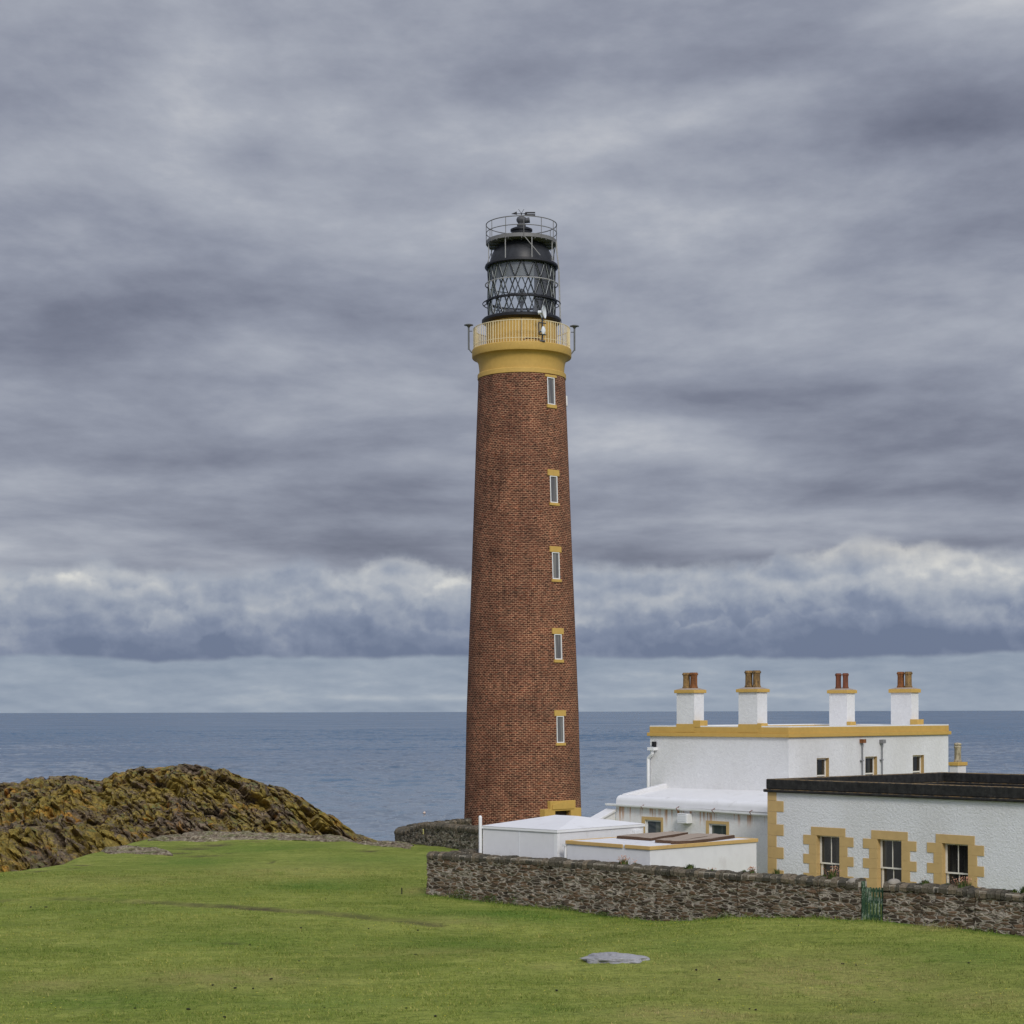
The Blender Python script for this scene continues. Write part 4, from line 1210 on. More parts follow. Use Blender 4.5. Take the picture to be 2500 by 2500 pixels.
# aerials and dishes fixed to the gallery
def mast(azm, label):
    z0 = 28.62
    o = empty('antenna_mast', (TX + 3.0 * math.sin(azm), TD - 3.0 * math.cos(azm), z0 - 0.45))
    tag(o, label, 'antenna')
    d = Vector((math.sin(azm), -math.cos(azm), 0))
    m_ = MB(); m_.tube(d * 0.02 + Vector((0, 0, 0.30)), d * 0.22 + Vector((0, 0, 0.55)), 0.04, 8)
    m_.tube(d * 0.22 + Vector((0, 0, 0.50)), d * 0.22 + Vector((0, 0, 1.90)), 0.055, 10)
    m_.tube(d * 0.0 + Vector((0, 0, 1.62)), d * 0.22 + Vector((0, 0, 1.62)), 0.025, 6)
    m_.build('pole', m_mast, o, True)
    m2 = MB(); m2.lathe([(0.06, 1.84), (0.10, 1.90), (0.16, 1.95), (0.28, 1.97), (0.28, 2.0), (0.18, 2.04), (0.0, 2.06)], 24, c=(d.x * 0.22, d.y * 0.22)); m2.build('antenna_head', m_mast, o, True)
    return o


mast(R(-86), 'grey mushroom-headed antenna mast on the seaward left rim of the yellow gallery')
mast(R(93), 'grey mushroom-headed antenna mast on the house side rim of the yellow gallery')

daz = R(24)
bd = Vector((TX + 2.98 * math.sin(daz), TD - 2.98 * math.cos(daz), 28.66))
dish = empty('satellite_dish', bd); tag(dish, 'large white round dish antenna above the lighthouse gallery rail', 'dish')
mb = MB(); mb.tube((0, 0, -0.02), (0, 0, 1.42), 0.045, 8); mb.box(-0.16, 0.16, -0.10, 0.10, -0.02, 0.05)
mb.tube((-0.22, -0.04, 0.42), (0.22, -0.04, 0.38), 0.035, 6); mb.tube((-0.22, -0.04, 1.12), (0.22, -0.04, 1.05), 0.035, 6); mb.tube((-0.2, -0.04, 0.42), (-0.22, -0.04, 1.12), 0.03, 6)
mb.build('pole', m_dkgrey, dish, True)
mb = MB(); dn = Vector((0.95, -0.28, 0.05)).normalized(); da = dn.orthogonal().normalized(); db = dn.cross(da)
prof = [(0.0, 0.0), (0.12, 0.012), (0.24, 0.05), (0.33, 0.10), (0.38, 0.14), (0.38, 0.16), (0.31, 0.115), (0.2, 0.055), (0.0, 0.02)]
nn = 28; c0 = Vector((0.02, -0.06, 1.72)) - dn * 0.04
for r_, h_ in prof:
    for i in range(nn):
        a_ = 2 * math.pi * i / nn; mb.v.append(tuple(c0 + dn * h_ + da * (r_ * math.cos(a_)) + db * (r_ * math.sin(a_))))
for k in range(len(prof) - 1):
    for i in range(nn):
        j = (i + 1) % nn; mb.f.append((k * nn + i, k * nn + j, (k + 1) * nn + j, (k + 1) * nn + i))
mb.build('reflector', m_dish, dish, True)
mb = MB(); mb.tube(c0 - dn * 0.22, c0 - dn * 0.0, 0.13, 12, 0.10); mb.tube((0, 0, 1.40), tuple(c0 - dn * 0.1), 0.05, 8)
mb.build('transceiver', m_dish, dish, True)
d2 = empty('satellite_dish', bd + Vector((0.05, -0.10, 0.55))); tag(d2, 'small oval white dish antenna below the larger dish on the gallery', 'dish')
mb = MB(); mb.lathe([(0.0, -0.14), (0.1, -0.12), (0.2, 0.0), (0.1, 0.12), (0.0, 0.14)], 20)
mb.v = [(x * 0.7, y * 0.4 - 0.16, z * 1.75 + 0.05) for x, y, z in mb.v]
mb.build('reflector', m_dish, d2, True)
mb = MB(); mb.tube((-0.28, -0.08, -0.05), (-0.05, -0.10, 0.02), 0.05, 8); mb.tube((-0.05, -0.1, 0.0), (-0.02, 0.05, 0.0), 0.04, 8); mb.build('bracket', m_dkgrey, d2, True)

# ------------------------------------------------------------------ the keepers' house (white block with four chimneys)
hf, HL = frame_from(1925, 73.7, R(46), 1587)
HW = hf.run(2315, (HL, 0), (0, 1))
HZ = -0.6
hs = hf.thing('white_house', HZ)
tag(hs, 'white flat-roofed house with yellow cornice and four chimney stacks', 'house')
zc_b = hf.hit(1925, 1800.5, (HL, 0))[1]; zc_m = zc_b + 0.15; zc_t = zc_b + 0.405
wins = []
for pl, pr, pt_ in [(1994, 2024, 1851), (2112.5, 2141.5, 1847.3), (2228.5, 2255.8, 1843.8)]:
    a, zt_ = hf.hit(pl, pt_, (HL, 0), (0, 1)); b2, _ = hf.hit(pr, pt_, (HL, 0), (0, 1))
    wins.append((a, b2, zt_ - 1.45, zt_))
mb = MB()
mb.wall((0, 0), (HL, 0), HZ, zc_b)
mb.wall((HL, 0), (HL, HW), HZ, zc_b, wins, 0.0)
mb.wall((HL, HW), (0, HW), HZ, zc_b); mb.wall((0, HW), (0, 0), HZ, zc_b)
mb.build('wall', m_white_house, hs, dz=HZ)
mb = MB(); mb.box(0.18, HL - 0.18, 0.18, HW - 0.18, zc_t - 0.2, zc_t - 0.12); mb.build('roof', m_white_paint, hs, dz=HZ)
mb = MB()


def rim(mb_, x0, x1, y0, y1, z0, z1, th):
    mb_.box(x0, x1, y0, y0 + th, z0, z1); mb_.box(x0, x1, y1 - th, y1, z0, z1)
    mb_.box(x0, x0 + th, y0 + th, y1 - th, z0, z1); mb_.box(x1 - th, x1, y0 + th, y1 - th, z0, z1)


rim(mb, -0.10, HL + 0.10, -0.10, HW + 0.10, zc_b, zc_m, 0.3)
rim(mb, -0.02, HL + 0.02, -0.02, HW + 0.02, zc_m, zc_t, 0.28)
mb.build('cornice', m_yel, hs, dz=HZ, bevel=0.012)
mb = MB(); rim(mb, -0.012, HL + 0.012, -0.012, HW + 0.012, zc_t, zc_t + 0.045, 0.27); mb.build('parapet_top', m_white_plain, hs, dz=HZ)
for a, b2, z0, z1 in wins:
    mb = MB(); t_ = 0.22   # yellow reveals
    mb.box(HL - t_, HL - 0.002, a, a + 0.012, z0, z1); mb.box(HL - t_, HL - 0.002, b2 - 0.012, b2, z0, z1); mb.box(HL - t_, HL - 0.002, a + 0.012, b2 - 0.012, z1 - 0.012, z1); mb.box(HL - t_, HL + 0.05, a + 0.012, b2 - 0.012, z0 - 0.1, z0 + 0.012)
    wo = mb.build('window', m_yel_pale, hs, dz=HZ)
    mb = MB(); rim(mb, 0, 1, 0, 1, 0, 1, 0.1); mb = MB()
    q0, q1, r0, r1 = a + 0.012, b2 - 0.012, z0 + 0.012, z1 - 0.012
    for (ya, yb, za, zb) in [(q0, q0 + 0.07, r0, r1), (q1 - 0.07, q1, r0, r1), (q0 + 0.07, q1 - 0.07, r1 - 0.07, r1), (q0 + 0.07, q1 - 0.07, r0, r0 + 0.07), (q0 + 0.07, q1 - 0.07, (r0 + r1) / 2 - 0.03, (r0 + r1) / 2 + 0.03)]:
        mb.box(HL - 0.21, HL - 0.15, ya, yb, za, zb)
    mb.build('frame', m_sash, wo, dz=HZ)
    mb = MB(); mb.box(HL - 0.19, HL - 0.18, q0 + 0.06, q1 - 0.06, r0 + 0.06, r1 - 0.06); mb.build('pane', m_pane, wo, dz=HZ)


def chimney(A, d, pxl, pxn, pxr, py_captop, py_cap_bot, back=False, pots=(m_clay, m_clay), potw=0.18, poth=0.67, yb=True, name='chimney'):
    """stack standing on a wall line (local A along d); pixel edges: left, near corner, right"""
    if not back: y0 = -0.0
    k0 = hf.run(pxl, A, d); k1 = hf.run(pxn, A, d)
    x0, x1 = A[0] + k0, A[0] + k1
    yq = A[1]
    dep = hf.run(pxr, (x1, yq), (0, 1)); y0, y1 = yq, yq + dep
    zt_ = hf.hit(pxn, py_cap_bot, (x1, yq), (1, 0))[1]
    zcap = hf.hit(pxn, py_captop, (x1, yq), (1, 0))[1]
    m_ = MB(); m_.box(x0, x1, y0, y1, zc_t - 0.2, zt_)
    st = m_.build(name, m_white_house, hs, dz=HZ)
    m_ = MB(); m_.box(x0 - 0.08, x1 + 0.08, y0 - 0.08, y1 + 0.08, zt_ + 0.002, zcap)
    m_.build('chimney_cap', m_yel, st, dz=HZ, bevel=0.015)
    m_ = MB(); b_ = len(m_.v)   # weathered flaunching
    q = [(x0 - 0.06, y0 - 0.06), (x1 + 0.06, y0 - 0.06), (x1 + 0.06, y1 + 0.06), (x0 - 0.06, y1 + 0.06)]
    cx, cy = (x0 + x1) / 2, (y0 + y1) / 2; rr = [(cx - 0.36, cy - 0.16), (cx + 0.36, cy - 0.16), (cx + 0.36, cy + 0.16), (cx - 0.36, cy + 0.16)]
    m_.v = [(x, y, zcap + 0.003) for x, y in q] + [(x, y, zcap + 0.075) for x, y in rr]
    m_.f = [(4, 5, 6, 7)] + [(i, (i + 1) % 4, 4 + (i + 1) % 4, 4 + i) for i in range(4)]
    m_.build('flaunching', m_slab, st, dz=HZ)
    zb = zcap + 0.06
    for i, pm in enumerate(pots):
        pxo = cx + (-0.20 if i == 0 else 0.20); r_ = potw; hgt_ = poth
        prof = [(r_ * 0.98, zb), (r_ * 0.98, zb + 0.07), (r_ * 0.86, zb + 0.09), (r_ * 0.84, zb + 0.13), (r_ * 0.80, zb + hgt_ * 0.74), (r_ * 0.86, zb + hgt_ * 0.77), (r_ * 0.84, zb + hgt_ * 0.82), (r_ * 1.02, zb + hgt_ * 0.86),
                (r_ * 1.05, zb + hgt_ * 0.93), (r_ * 0.86, zb + hgt_ * 0.96), (r_ * 0.86, zb + hgt_), (r_ * 0.66, zb + hgt_), (r_ * 0.6, zb + hgt_ * 0.6)]
        m_ = MB(); m_.lathe(prof, 24, c=(pxo, cy)); m_.build('chimney_pot', pm, st, True, dz=HZ)
    if yb:
        m_ = MB(); m_.box(x0, x1 + 0.03, y0 - 0.03, y0 + 0.1, zc_m + 0.03, zc_t + 0.12); m_.build('plinth', m_yel, st, dz=HZ)
    return st, (x0, x1, y0, y1)


mbs = []
s1, b1 = chimney((0, 0.0), (1, 0), 1652, 1695, 1718.5, 1684, 1692, pots=(m_clay_buff, m_clay))
s2, b2_ = chimney((0, 0.0), (1, 0), 1803, 1849, 1873, 1682, 1690, pots=(m_clay_buff, m_clay_buff), poth=0.70)
BK = HW - 0.85
s3, b3 = chimney((0, BK), (1, 0), 2024.5, 2067.5, 2087, 1684.5, 1692.5, pots=(m_clay_red, m_clay_red), potw=0.15, poth=0.72, yb=False)
s4, b4 = chimney((0, BK), (1, 0), 2175, 2225, 2242.5, 1682, 1691, pots=(m_clay, m_clay_buff), poth=0.72, yb=False)
for st, bb in ((s1, b1), (s4, b4)):
    mb = MB(); mb.box(bb[1] - 0.06, bb[1] + 0.34, bb[2] - 0.02, bb[2] + 0.46, zc_t - 0.05, zc_t + 0.27); mb.build('corner_block', m_yel, st, dz=HZ, bevel=0.01)
for st, bb in ((s2, b2_), (s3, b3)):
    mb = MB(); mb.box(bb[1] + 0.002, bb[1] + 0.22, bb[2] - 0.025, bb[2] + 0.4, zc_t - 0.05, zc_t + 0.16); mb.build('corner_block', m_yel, st, dz=HZ, bevel=0.01)

for ppx, pyt, hop in ((2101.8, 1808, True), (2150, 1809, False)):
    k, zz_ = hf.hit(ppx, pyt, (HL, 0), (0, 1))
    mb = MB(); mb.tube((HL + 0.08, k, HZ), (HL + 0.08, k, zz_), 0.028, 8)
    for q in np.arange(1.0, 5.2, 0.9): mb.tube((HL + 0.08, k, q), (HL + 0.08, k, q + 0.07), 0.042, 8); mb.box(HL, HL + 0.09, k - 0.09, k + 0.09, q + 0.01, q + 0.05)
    dp = mb.build('downpipe', m_greypipe, hs, True, dz=HZ)
    mb = MB(); mb.box(HL + 0.003, HL + 0.20, k - 0.10, k + 0.10, zz_ - 0.10, zz_ + 0.06); mb.build('hopper', m_clay if hop else m_greypipe, dp, dz=HZ)
k0, zh0 = hf.hit(1590, 1824); k1, zh1 = hf.hit(1606, 1832)
mb = MB(); mb.box(k0, k1, -0.26, -0.003, zh1, zh0); hp = mb.build('hopper', m_white_plain, hs, dz=HZ, bevel=0.01)
mb = MB(); mb.path([((k0 + k1) / 2, -0.14, zh1), ((k0 + k1) / 2, -0.14, zh1 - 0.15), (-0.02, -0.10, zh1 - 0.34), (-0.02, -0.10, HZ)], 0.07, 10); mb.build('downpipe', m_white_plain, hp, True, dz=HZ)
mb = MB(); mb.box((k0 + k1) / 2 - 0.02, (k0 + k1) / 2 + 0.12, -0.16, -0.003, zh0 + 0.02, zh0 + 0.24); mb.build('floodlight', m_black, hs, dz=HZ, bevel=0.01)

# ------------------------------------------------------------------ the low annex with the rounded roof edge
u_, _ = ray(1876, HOR)
af = Frame((u_ * 70.5, 70.5), R(48)); kL = af.run(1503)
af = Frame(af.O + af.u * kL, R(48)); AL = -kL
AZ = -0.4
an = af.thing('annex', AZ)
tag(an, 'low white annex with rounded roof edge, long gutter and rust streaks', 'annex')
zg = af.hit(1875, 1990, (0, 0))[1]; zg = (zg + af.hit(1503, 1966)[1]) / 2
awin = []
for (o0, o1, pt_, g0, g1, gt) in [(1567, 1619, 1993, 1575, 1614, 2001), (1724, 1780, 2003, 1731, 1773.5, 2010.5)]:
    a, zt_ = af.hit(o0, pt_); b2, _ = af.hit(o1, pt_); c, zg_ = af.hit(g0, gt); d, _ = af.hit(g1, gt)
    awin.append((a, b2, zt_, c, d, zg_))
hx_, hy_ = hf.loc(af.O)       # depth from annex front to the house wall
ADEP = -hy_ + 0.6
mb = MB()
holes = [(w[3], w[4], w[5] - 1.15, w[5]) for w in awin]
mb.wall((0, 0), (AL + 0.6, 0), AZ, zg + 0.02, holes, 0.18)
mb.wall((AL + 0.6, 0), (AL + 0.6, ADEP), AZ, zg + 0.02); mb.wall((AL + 0.6, ADEP), (0, ADEP), AZ, zg + 0.02); mb.wall((0, ADEP), (0, 0), AZ, zg + 0.02)
mb.build('wall', m_white_annex, an, dz=AZ)
# rounded eaves roll and flat roof behind
prof = [(-0.04, zg + 0.03), (-0.05, zg + 0.22), (-0.02, zg + 0.33), (0.06, zg + 0.42), (0.20, zg + 0.47), (0.6, zg + 0.46), (0.6, zg + 0.03)]
mb = MB(); mb.prism_x(prof, 0.02, AL + 0.5); mb.build('eaves_roll', m_white_paint, an, True, dz=AZ, bevel=0.05)
zr1 = hf.hit(1740, 1926, (0, 0))[1]
mb = MB(); mb.prism_x([(0.6, zg + 0.10), (0.6, zg + 0.36), (ADEP, zr1 + 0.06), (ADEP, zr1 - 0.25)], 0.0, AL + 0.55); mb.build('roof', m_white_paint, an, dz=AZ)
mb = MB(); mb.prism_x([(0.4, zg + 0.30), (0.4, zg + 0.50), (ADEP, zr1 + 0.24), (ADEP, zr1 + 0.02)], -0.05, 0.22); mb.build('verge_coping', m_white_paint, an, dz=AZ, bevel=0.03)
# gutter with straps
mb = MB()
pts = []
gp = [(-0.055, 0.0), (-0.055, -0.03), (-0.10, -0.085), (-0.17, -0.10), (-0.21, -0.06), (-0.215, 0.0), (-0.20, 0.0), (-0.19, -0.05), (-0.16, -0.08), (-0.11, -0.065), (-0.075, -0.02), (-0.075, 0.0)]
b_ = 0
for xx, dzg in ((-0.42, 0.07), (AL + 0.3, -0.03)): mb.v += [(xx, y, zg + 0.05 + z + dzg) for y, z in gp]
n_ = len(gp)
mb.f.append(tuple(reversed(range(n_)))); mb.f.append(tuple(n_ + i for i in range(n_)))
for i in range(n_): mb.f.append((i, (i + 1) % n_, n_ + (i + 1) % n_, n_ + i))
gut = mb.build('gutter', m_white_plain, an, dz=AZ)
for q in (1575, 1661, 1748, 1840):
    k, _ = af.hit(q, 1975); mb = MB(); mb.path([(k - 0.03, -0.04, zg + 0.12), (k - 0.02, -0.225, zg + 0.06), (k + 0.05, -0.20, zg - 0.05)], 0.014, 5)
    mb.build('strap', m_clay_red, gut, dz=AZ)
for i, (a, b2, zt_, c, d, zg_) in enumerate(awin):
    z0 = zg_ - 1.15
    mb = MB(); e = 0.018
    mb.box(a, c - 0.001, -e, 0.03, z0 - 0.12, zt_); mb.box(d + 0.001, b2, -e, 0.03, z0 - 0.12, zt_); mb.box(c - 0.001, d + 0.001, -e, 0.03, zg_ + 0.001, zt_); mb.box(c - 0.001, d + 0.001, -e - 0.03, 0.03, z0 - 0.12, z0 - 0.001)
    wo = mb.build('window', m_yel_pale, an, dz=AZ)
    mb = MB()
    for (xa, xb, za, zb) in [(c + 0.002, c + 0.06, z0, zg_), (d - 0.06, d - 0.002, z0, zg_), (c + 0.06, d - 0.06, zg_ - 0.06, zg_ - 0.002), (c + 0.06, d - 0.06, z0, z0 + 0.06)]: mb.box(xa, xb, 0.09, 0.14, za, zb)
    mb.build('frame', m_white_plain, wo, dz=AZ)
    mb = MB(); mb.box(c + 0.05, d - 0.05, 0.112, 0.12, z0 + 0.05, zg_ - 0.05); mb.build('pane', m_pane_blue, wo, dz=AZ)
k0, zv0 = af.hit(1667, 1985); k1, zv1 = af.hit(1691, 2010)
mb = MB(); mb.box(k0, k1, -0.34, -0.003, zv1, zv0); vb = mb.build('vent_box', m_white_plain, an, dz=AZ, bevel=0.02)
mb = MB()
for q in range(5): mb.box(k0 + 0.06, k1 - 0.06, -0.352, -0.339, zv1 + 0.08 + q * 0.07, zv1 + 0.10 + q * 0.07)
mb.build('louvre', m_dish, vb, dz=AZ)
# raking wing wall with coping at its seaward corner
za0 = zg - 0.13
mb = MB(); mb.prism_x([(-0.004, AZ), (-0.004, za0 - 0.09), (-2.4, za0 - 0.96), (-2.4, AZ)], -0.42, -0.02); mb.build('wing_wall', m_white_house, an, dz=AZ)
mb = MB(); mb.prism_x([(-0.006, za0 - 0.088), (-0.006, za0 + 0.03), (-2.45, za0 - 0.85), (-2.45, za0 - 0.97)], -0.55, 0.06); mb.build('wing_coping', m_white_paint, an, dz=AZ, bevel=0.02)

# ------------------------------------------------------------------ the low building with the black parapet
u_, _ = ray(1875, HOR)
cf = Frame((u_ * 68.0, 68.0), R(49)); CL = 21.0
CZ = -0.1
co_ = cf.thing('low_building', CZ)
tag(co_, 'long low white building with black parapet and yellow window surrounds', 'building')
CW = cf.run(2300, (0, 0), (0, 1))
zpb = cf.hit(1875, 1933.5)[1]; zpt = cf.hit(1875, 1901.5)[1]
cwin = []
for (o0, o1, pt_) in [(1994.7, 2049.6, 2039.5), (2142, 2201.6, 2048.5), (2300.6, 2364, 2058.5)]:
    a, zt_ = cf.hit(o0, pt_); b2, _ = cf.hit(o1, pt_); cwin.append((a, b2, zt_))
zwt = sum(w[2] for w in cwin) / 3; oww = sum(w[1] - w[0] for w in cwin) / 3
OH = 1.86
mb = MB()
mb.wall((0, 0), (CL, 0), CZ, zpb + 0.02, [((w[0] + w[1]) / 2 - oww / 2, (w[0] + w[1]) / 2 + oww / 2, zwt - OH, zwt) for w in cwin], 0.0)
mb.wall((CL, 0), (CL, CW), CZ, zpb + 0.02); mb.wall((CL, CW), (0, CW), CZ, zpb + 0.02); mb.wall((0, CW), (0, 0), CZ, zpb + 0.02)
mb.build('wall', m_white_cottage, co_, dz=CZ)
mb = MB(); rim(mb, -0.14, CL + 0.14, -0.14, CW + 0.14, zpb, zpb + 0.11, 0.6)
rim(mb, -0.06, CL + 0.06, -0.06, CW + 0.06, zpb + 0.11, zpt, 0.42); rim(mb, 0.004, CL - 0.004, 0.004, CW - 0.004, zpb - 0.7, zpb - 0.002, 0.34); mb.build('parapet', m_bitumen, co_, dz=CZ, bevel=0.035)
mb = MB(); mb.box(0.3, CL - 0.3, 0.3, CW - 0.3, zpb - 0.75, zpb - 0.55); mb.build('roof', m_black, co_, dz=CZ)
# quoins at the corner
mb = MB()
zq = zpb - 0.003; hq = [0.31, 0.40, 0.46, 0.415, 0.42, 0.42, 0.42, 0.42, 0.42]
s0 = 0.26 * 1.55; s1_ = 0.26 * 2.85
for i, h_ in enumerate(hq):
    ln = s1_ if i % 2 else s0
    z0 = max(zq - h_, CZ)
    mb.box(-0.022, ln, -0.022, 0.16, z0 + 0.002, zq - 0.002); zq -= h_
    if zq <= CZ: break
mb.build('quoin', m_yel_pale, co_, dz=CZ, bevel=0.008)
for (a, b2, _z) in cwin:
    cx = (a + b2) / 2; x0, x1 = cx - oww / 2, cx + oww / 2
    mb = MB(); lh_ = 0.305; e = 0.022; lx = oww * 0.25
    mb.box(x0 - lx, x1 + lx, -e, 0.20, zwt + 0.001, zwt + lh_)
    z_ = zwt; i = 0
    while z_ > zwt - OH:
        h_ = 0.345; z2 = max(z_ - h_, zwt - OH); ex = oww * (0.60 if i % 2 == 0 else 0.34)
        mb.box(x0 - ex, x0, -e, 0.20, z2 + 0.001, z_ - 0.001); mb.box(x1, x1 + ex, -e, 0.20, z2 + 0.001, z_ - 0.001)
        z_ = z2; i += 1
    mb.box(x0 - oww * 0.3, x1 + oww * 0.3, -0.08, 0.20, zwt - OH - 0.16, zwt - OH - 0.001)
    wo = mb.build('window', m_yel_pale, co_, dz=CZ, bevel=0.006)
    yf = 0.17; zb_ = zwt - OH; zm = zwt - OH * 0.52
    mb = MB(); fw = 0.075
    for (xa, xb, za, zb) in [(x0 + 0.001, x0 + fw, zm, zwt - 0.001), (x1 - fw, x1 - 0.001, zm, zwt - 0.001), (x0 + fw, x1 - fw, zwt - 0.05, zwt - 0.001), (x0 + 0.001, x1 - 0.001, zm - 0.055, zm - 0.001), (cx - 0.014, cx + 0.014, zm, zwt - 0.05)]:
        mb.box(xa, xb, yf, yf + 0.05, za, zb)
    for (xa, xb, za, zb) in [(x0 + 0.001, x0 + fw + 0.02, zb_, zm - 0.056), (x1 - fw - 0.02, x1 - 0.001, zb_, zm - 0.056), (x0 + fw + 0.02, x1 - fw - 0.02, zb_, zb_ + 0.08), (cx - 0.014, cx + 0.014, zb_ + 0.08, zm - 0.056)]:
        mb.box(xa, xb, yf + 0.055, yf + 0.105, za, zb)
    mb.build('sash', m_sash, wo, dz=CZ)
    mb = MB(); mb.box(x0 + 0.05, x1 - 0.05, yf + 0.022, yf + 0.03, zm - 0.01, zwt - 0.03); mb.box(x0 + 0.06, x1 - 0.06, yf + 0.076, yf + 0.084, zb_ + 0.05, zm - 0.06); mb.build('pane', m_pane, wo, dz=CZ)

# ------------------------------------------------------------------ outbuilding behind, seen only by its chimney
u_, _ = ray(2338, HOR)
of = Frame((u_ * 94.0, 94.0), R(46))
ou = of.thing('outbuilding', -0.6)
tag(ou, 'outbuilding beyond the house showing only a short chimney with pale pot', 'outbuilding')
mb = MB(); mb.box(-3.2, 1.2, -0.2, 5.0, -0.6, 3.2); mb.build('wall', m_white_house, ou, dz=-0.6)
mb = MB(); mb.box(-3.35, 1.35, -0.35, 5.15, 3.203, 3.36); mb.build('roof', m_bitumen, ou, dz=-0.6)
zct = of.hit(2338, 1861)[1]; zcb = of.hit(2338, 1869.5)[1]; xl = of.run(2318); yr = of.run(2358, (0, 0), (0, 1))
mb = MB(); mb.box(xl, 0, 0, yr, 3.3, zcb); st = mb.build('chimney', m_white_house, ou, dz=-0.6)
mb = MB(); mb.box(xl - 0.06, 0.06, -0.06, yr + 0.06, zcb + 0.002, zct); mb.build('chimney_cap', m_yel, st, dz=-0.6, bevel=0.012)
ccx, ccy = xl / 2, yr / 2
mb = MB(); mb.lathe([(0.20, zct), (0.20, zct + 0.08), (0.17, zct + 0.12), (0.165, zct + 0.70), (0.19, zct + 0.74), (0.19, zct + 0.80), (0.15, zct + 0.84), (0.2, zct + 0.9), (0.16, zct + 0.97), (0.0, zct + 1.0)], 24, c=(ccx, ccy)); mb.build('chimney_pot', m_clay_pale, st, True, dz=-0.6)

# ------------------------------------------------------------------ white shed with the hipped roof
sf, SL = frame_from(1360, 66.0, R(43.5), 1178)
SW = sf.run(1570, (SL, 0), (0, 1))
ze = sf.hit(1360, 2026.5, (SL, 0))[1]
SZ = -0.25
sh_ = sf.thing('white_shed', SZ)
tag(sh_, 'smooth white panelled shed with a shallow hipped roof below the tower', 'shed')
mb = MB(); mb.box(0, SL, 0, SW, SZ, ze - 0.10); mb.build('wall', m_white_paint, sh_, dz=SZ)
mb = MB(); rim(mb, -0.05, SL + 0.05, -0.05, SW + 0.05, ze - 0.10, ze, 0.12); mb.build('eaves_trim', m_white_plain, sh_, dz=SZ, bevel=0.01)
mb = MB(); rise = 0.36; hip = SW * 0.42
r0 = (hip * 0.72, SW / 2, ze + rise); r1 = (SL - hip * 0.6, SW / 2, ze + rise)
v = [(-0.06, -0.06, ze + 0.002), (SL + 0.06, -0.06, ze + 0.002), (SL + 0.06, SW + 0.06, ze + 0.002), (-0.06, SW + 0.06, ze + 0.002), r0, r1]
mb.v = v; mb.f = [(0, 1, 5, 4), (1, 2, 5), (2, 3, 4, 5), (3, 0, 4), (3, 2, 1, 0)]
mb.build('roof', m_white_paint, sh_, dz=SZ)
mb = MB()
mb.box(SL * 0.5 - 0.012, SL * 0.5 + 0.012, -0.012, -0.001, SZ, ze - 0.11); mb.build('cover_strip', m_dish, sh_, dz=SZ)
mb = MB(); mb.box(SL + 0.001, SL + 0.012, SW * 0.62 - 0.012, SW * 0.62 + 0.012, SZ, ze - 0.11); mb.build('cover_strip', m_dish, sh_, dz=SZ)
mb = MB(); mb.box(SL - 0.16, SL + 0.012, -0.014, -0.001, SZ, ze - 0.11); mb.box(SL + 0.001, SL + 0.012, -0.001, 0.12, SZ, ze - 0.11); mb.build('corner_trim', m_white_plain, sh_, dz=SZ)
mb = MB(); mb.tube((-0.06, -0.07, SZ), (-0.06, -0.07, ze + 0.32), 0.062, 16); mb.lathe([(0.062, ze + 0.32), (0.052, ze + 0.355), (0.03, ze + 0.38), (0.0, ze + 0.385)], 16, c=(-0.06, -0.07)); mb.build('corner_post', m_white_plain, sh_, True, dz=SZ)
k0, zk0 = sf.hit(1544, 2026, (SL, 0), (0, 1)); k1, zk1 = sf.hit(1561, 2040, (SL, 0), (0, 1))
mb = MB(); mb.box(SL + 0.002, SL + 0.14, k0, k1, zk1 - 0.1, zk0); mb.build('meter_box', m_white_plain, sh_, dz=SZ, bevel=0.01)

# ------------------------------------------------------------------ flat-roofed store with yellow coping
tf, TL = frame_from(1586, 62.5, R(48), 1384)
TW = tf.run(1846, (TL, 0), (0, 1))
zt1 = tf.hit(1586, 2066, (TL, 0))[1]
so = tf.thing('flat_roofed_store', -0.3)
tag(so, 'squat white store with yellow roof edging and flagstones lying on its roof', 'store')
mb = MB(); mb.box(0, TL, 0, TW, -0.3, zt1 - 0.13); mb.build('wall', m_store_wall, so, dz=-0.3)
mb = MB(); th = 0.05
g_ = TL * 0.70
for x0, x1 in ((-0.05, g_ - 0.06), (g_ + 0.06, TL + 0.05)): mb.box(x0, x1, -0.05, -0.05 + th, zt1 - 0.128, zt1)
mb.box(TL + 0.05 - th, TL + 0.05, -0.05 + th + 0.001, TW + 0.05, zt1 - 0.128, zt1); mb.box(-0.05, TL + 0.05 - th - 0.001, TW + 0.05 - th, TW + 0.05, zt1 - 0.128, zt1); mb.box(-0.05, -0.05 + th, 0.001, TW - 0.001, zt1 - 0.128, zt1)
mb.build('coping', m_yel_cop, so, dz=-0.3, bevel=0.012)
mb = MB(); mb.box(0.002, TL - 0.004, 0.002, TW - 0.004, zt1 - 0.126, zt1 - 0.025); mb.build('roof', m_white_paint, so, dz=-0.3)
mb = MB(); mb.tube((-0.11, 0.02, -0.3), (-0.11, 0.02, zt1 - 0.2), 0.05, 10); mb.box(-0.2, -0.052, -0.06, 0.10, zt1 - 0.22, zt1 - 0.14); mb.build('downpipe', m_white_plain, so, True, dz=-0.3)


def roof_pt(px, py, z):
    p_ = G(px, py, z); return tf.loc(p_)


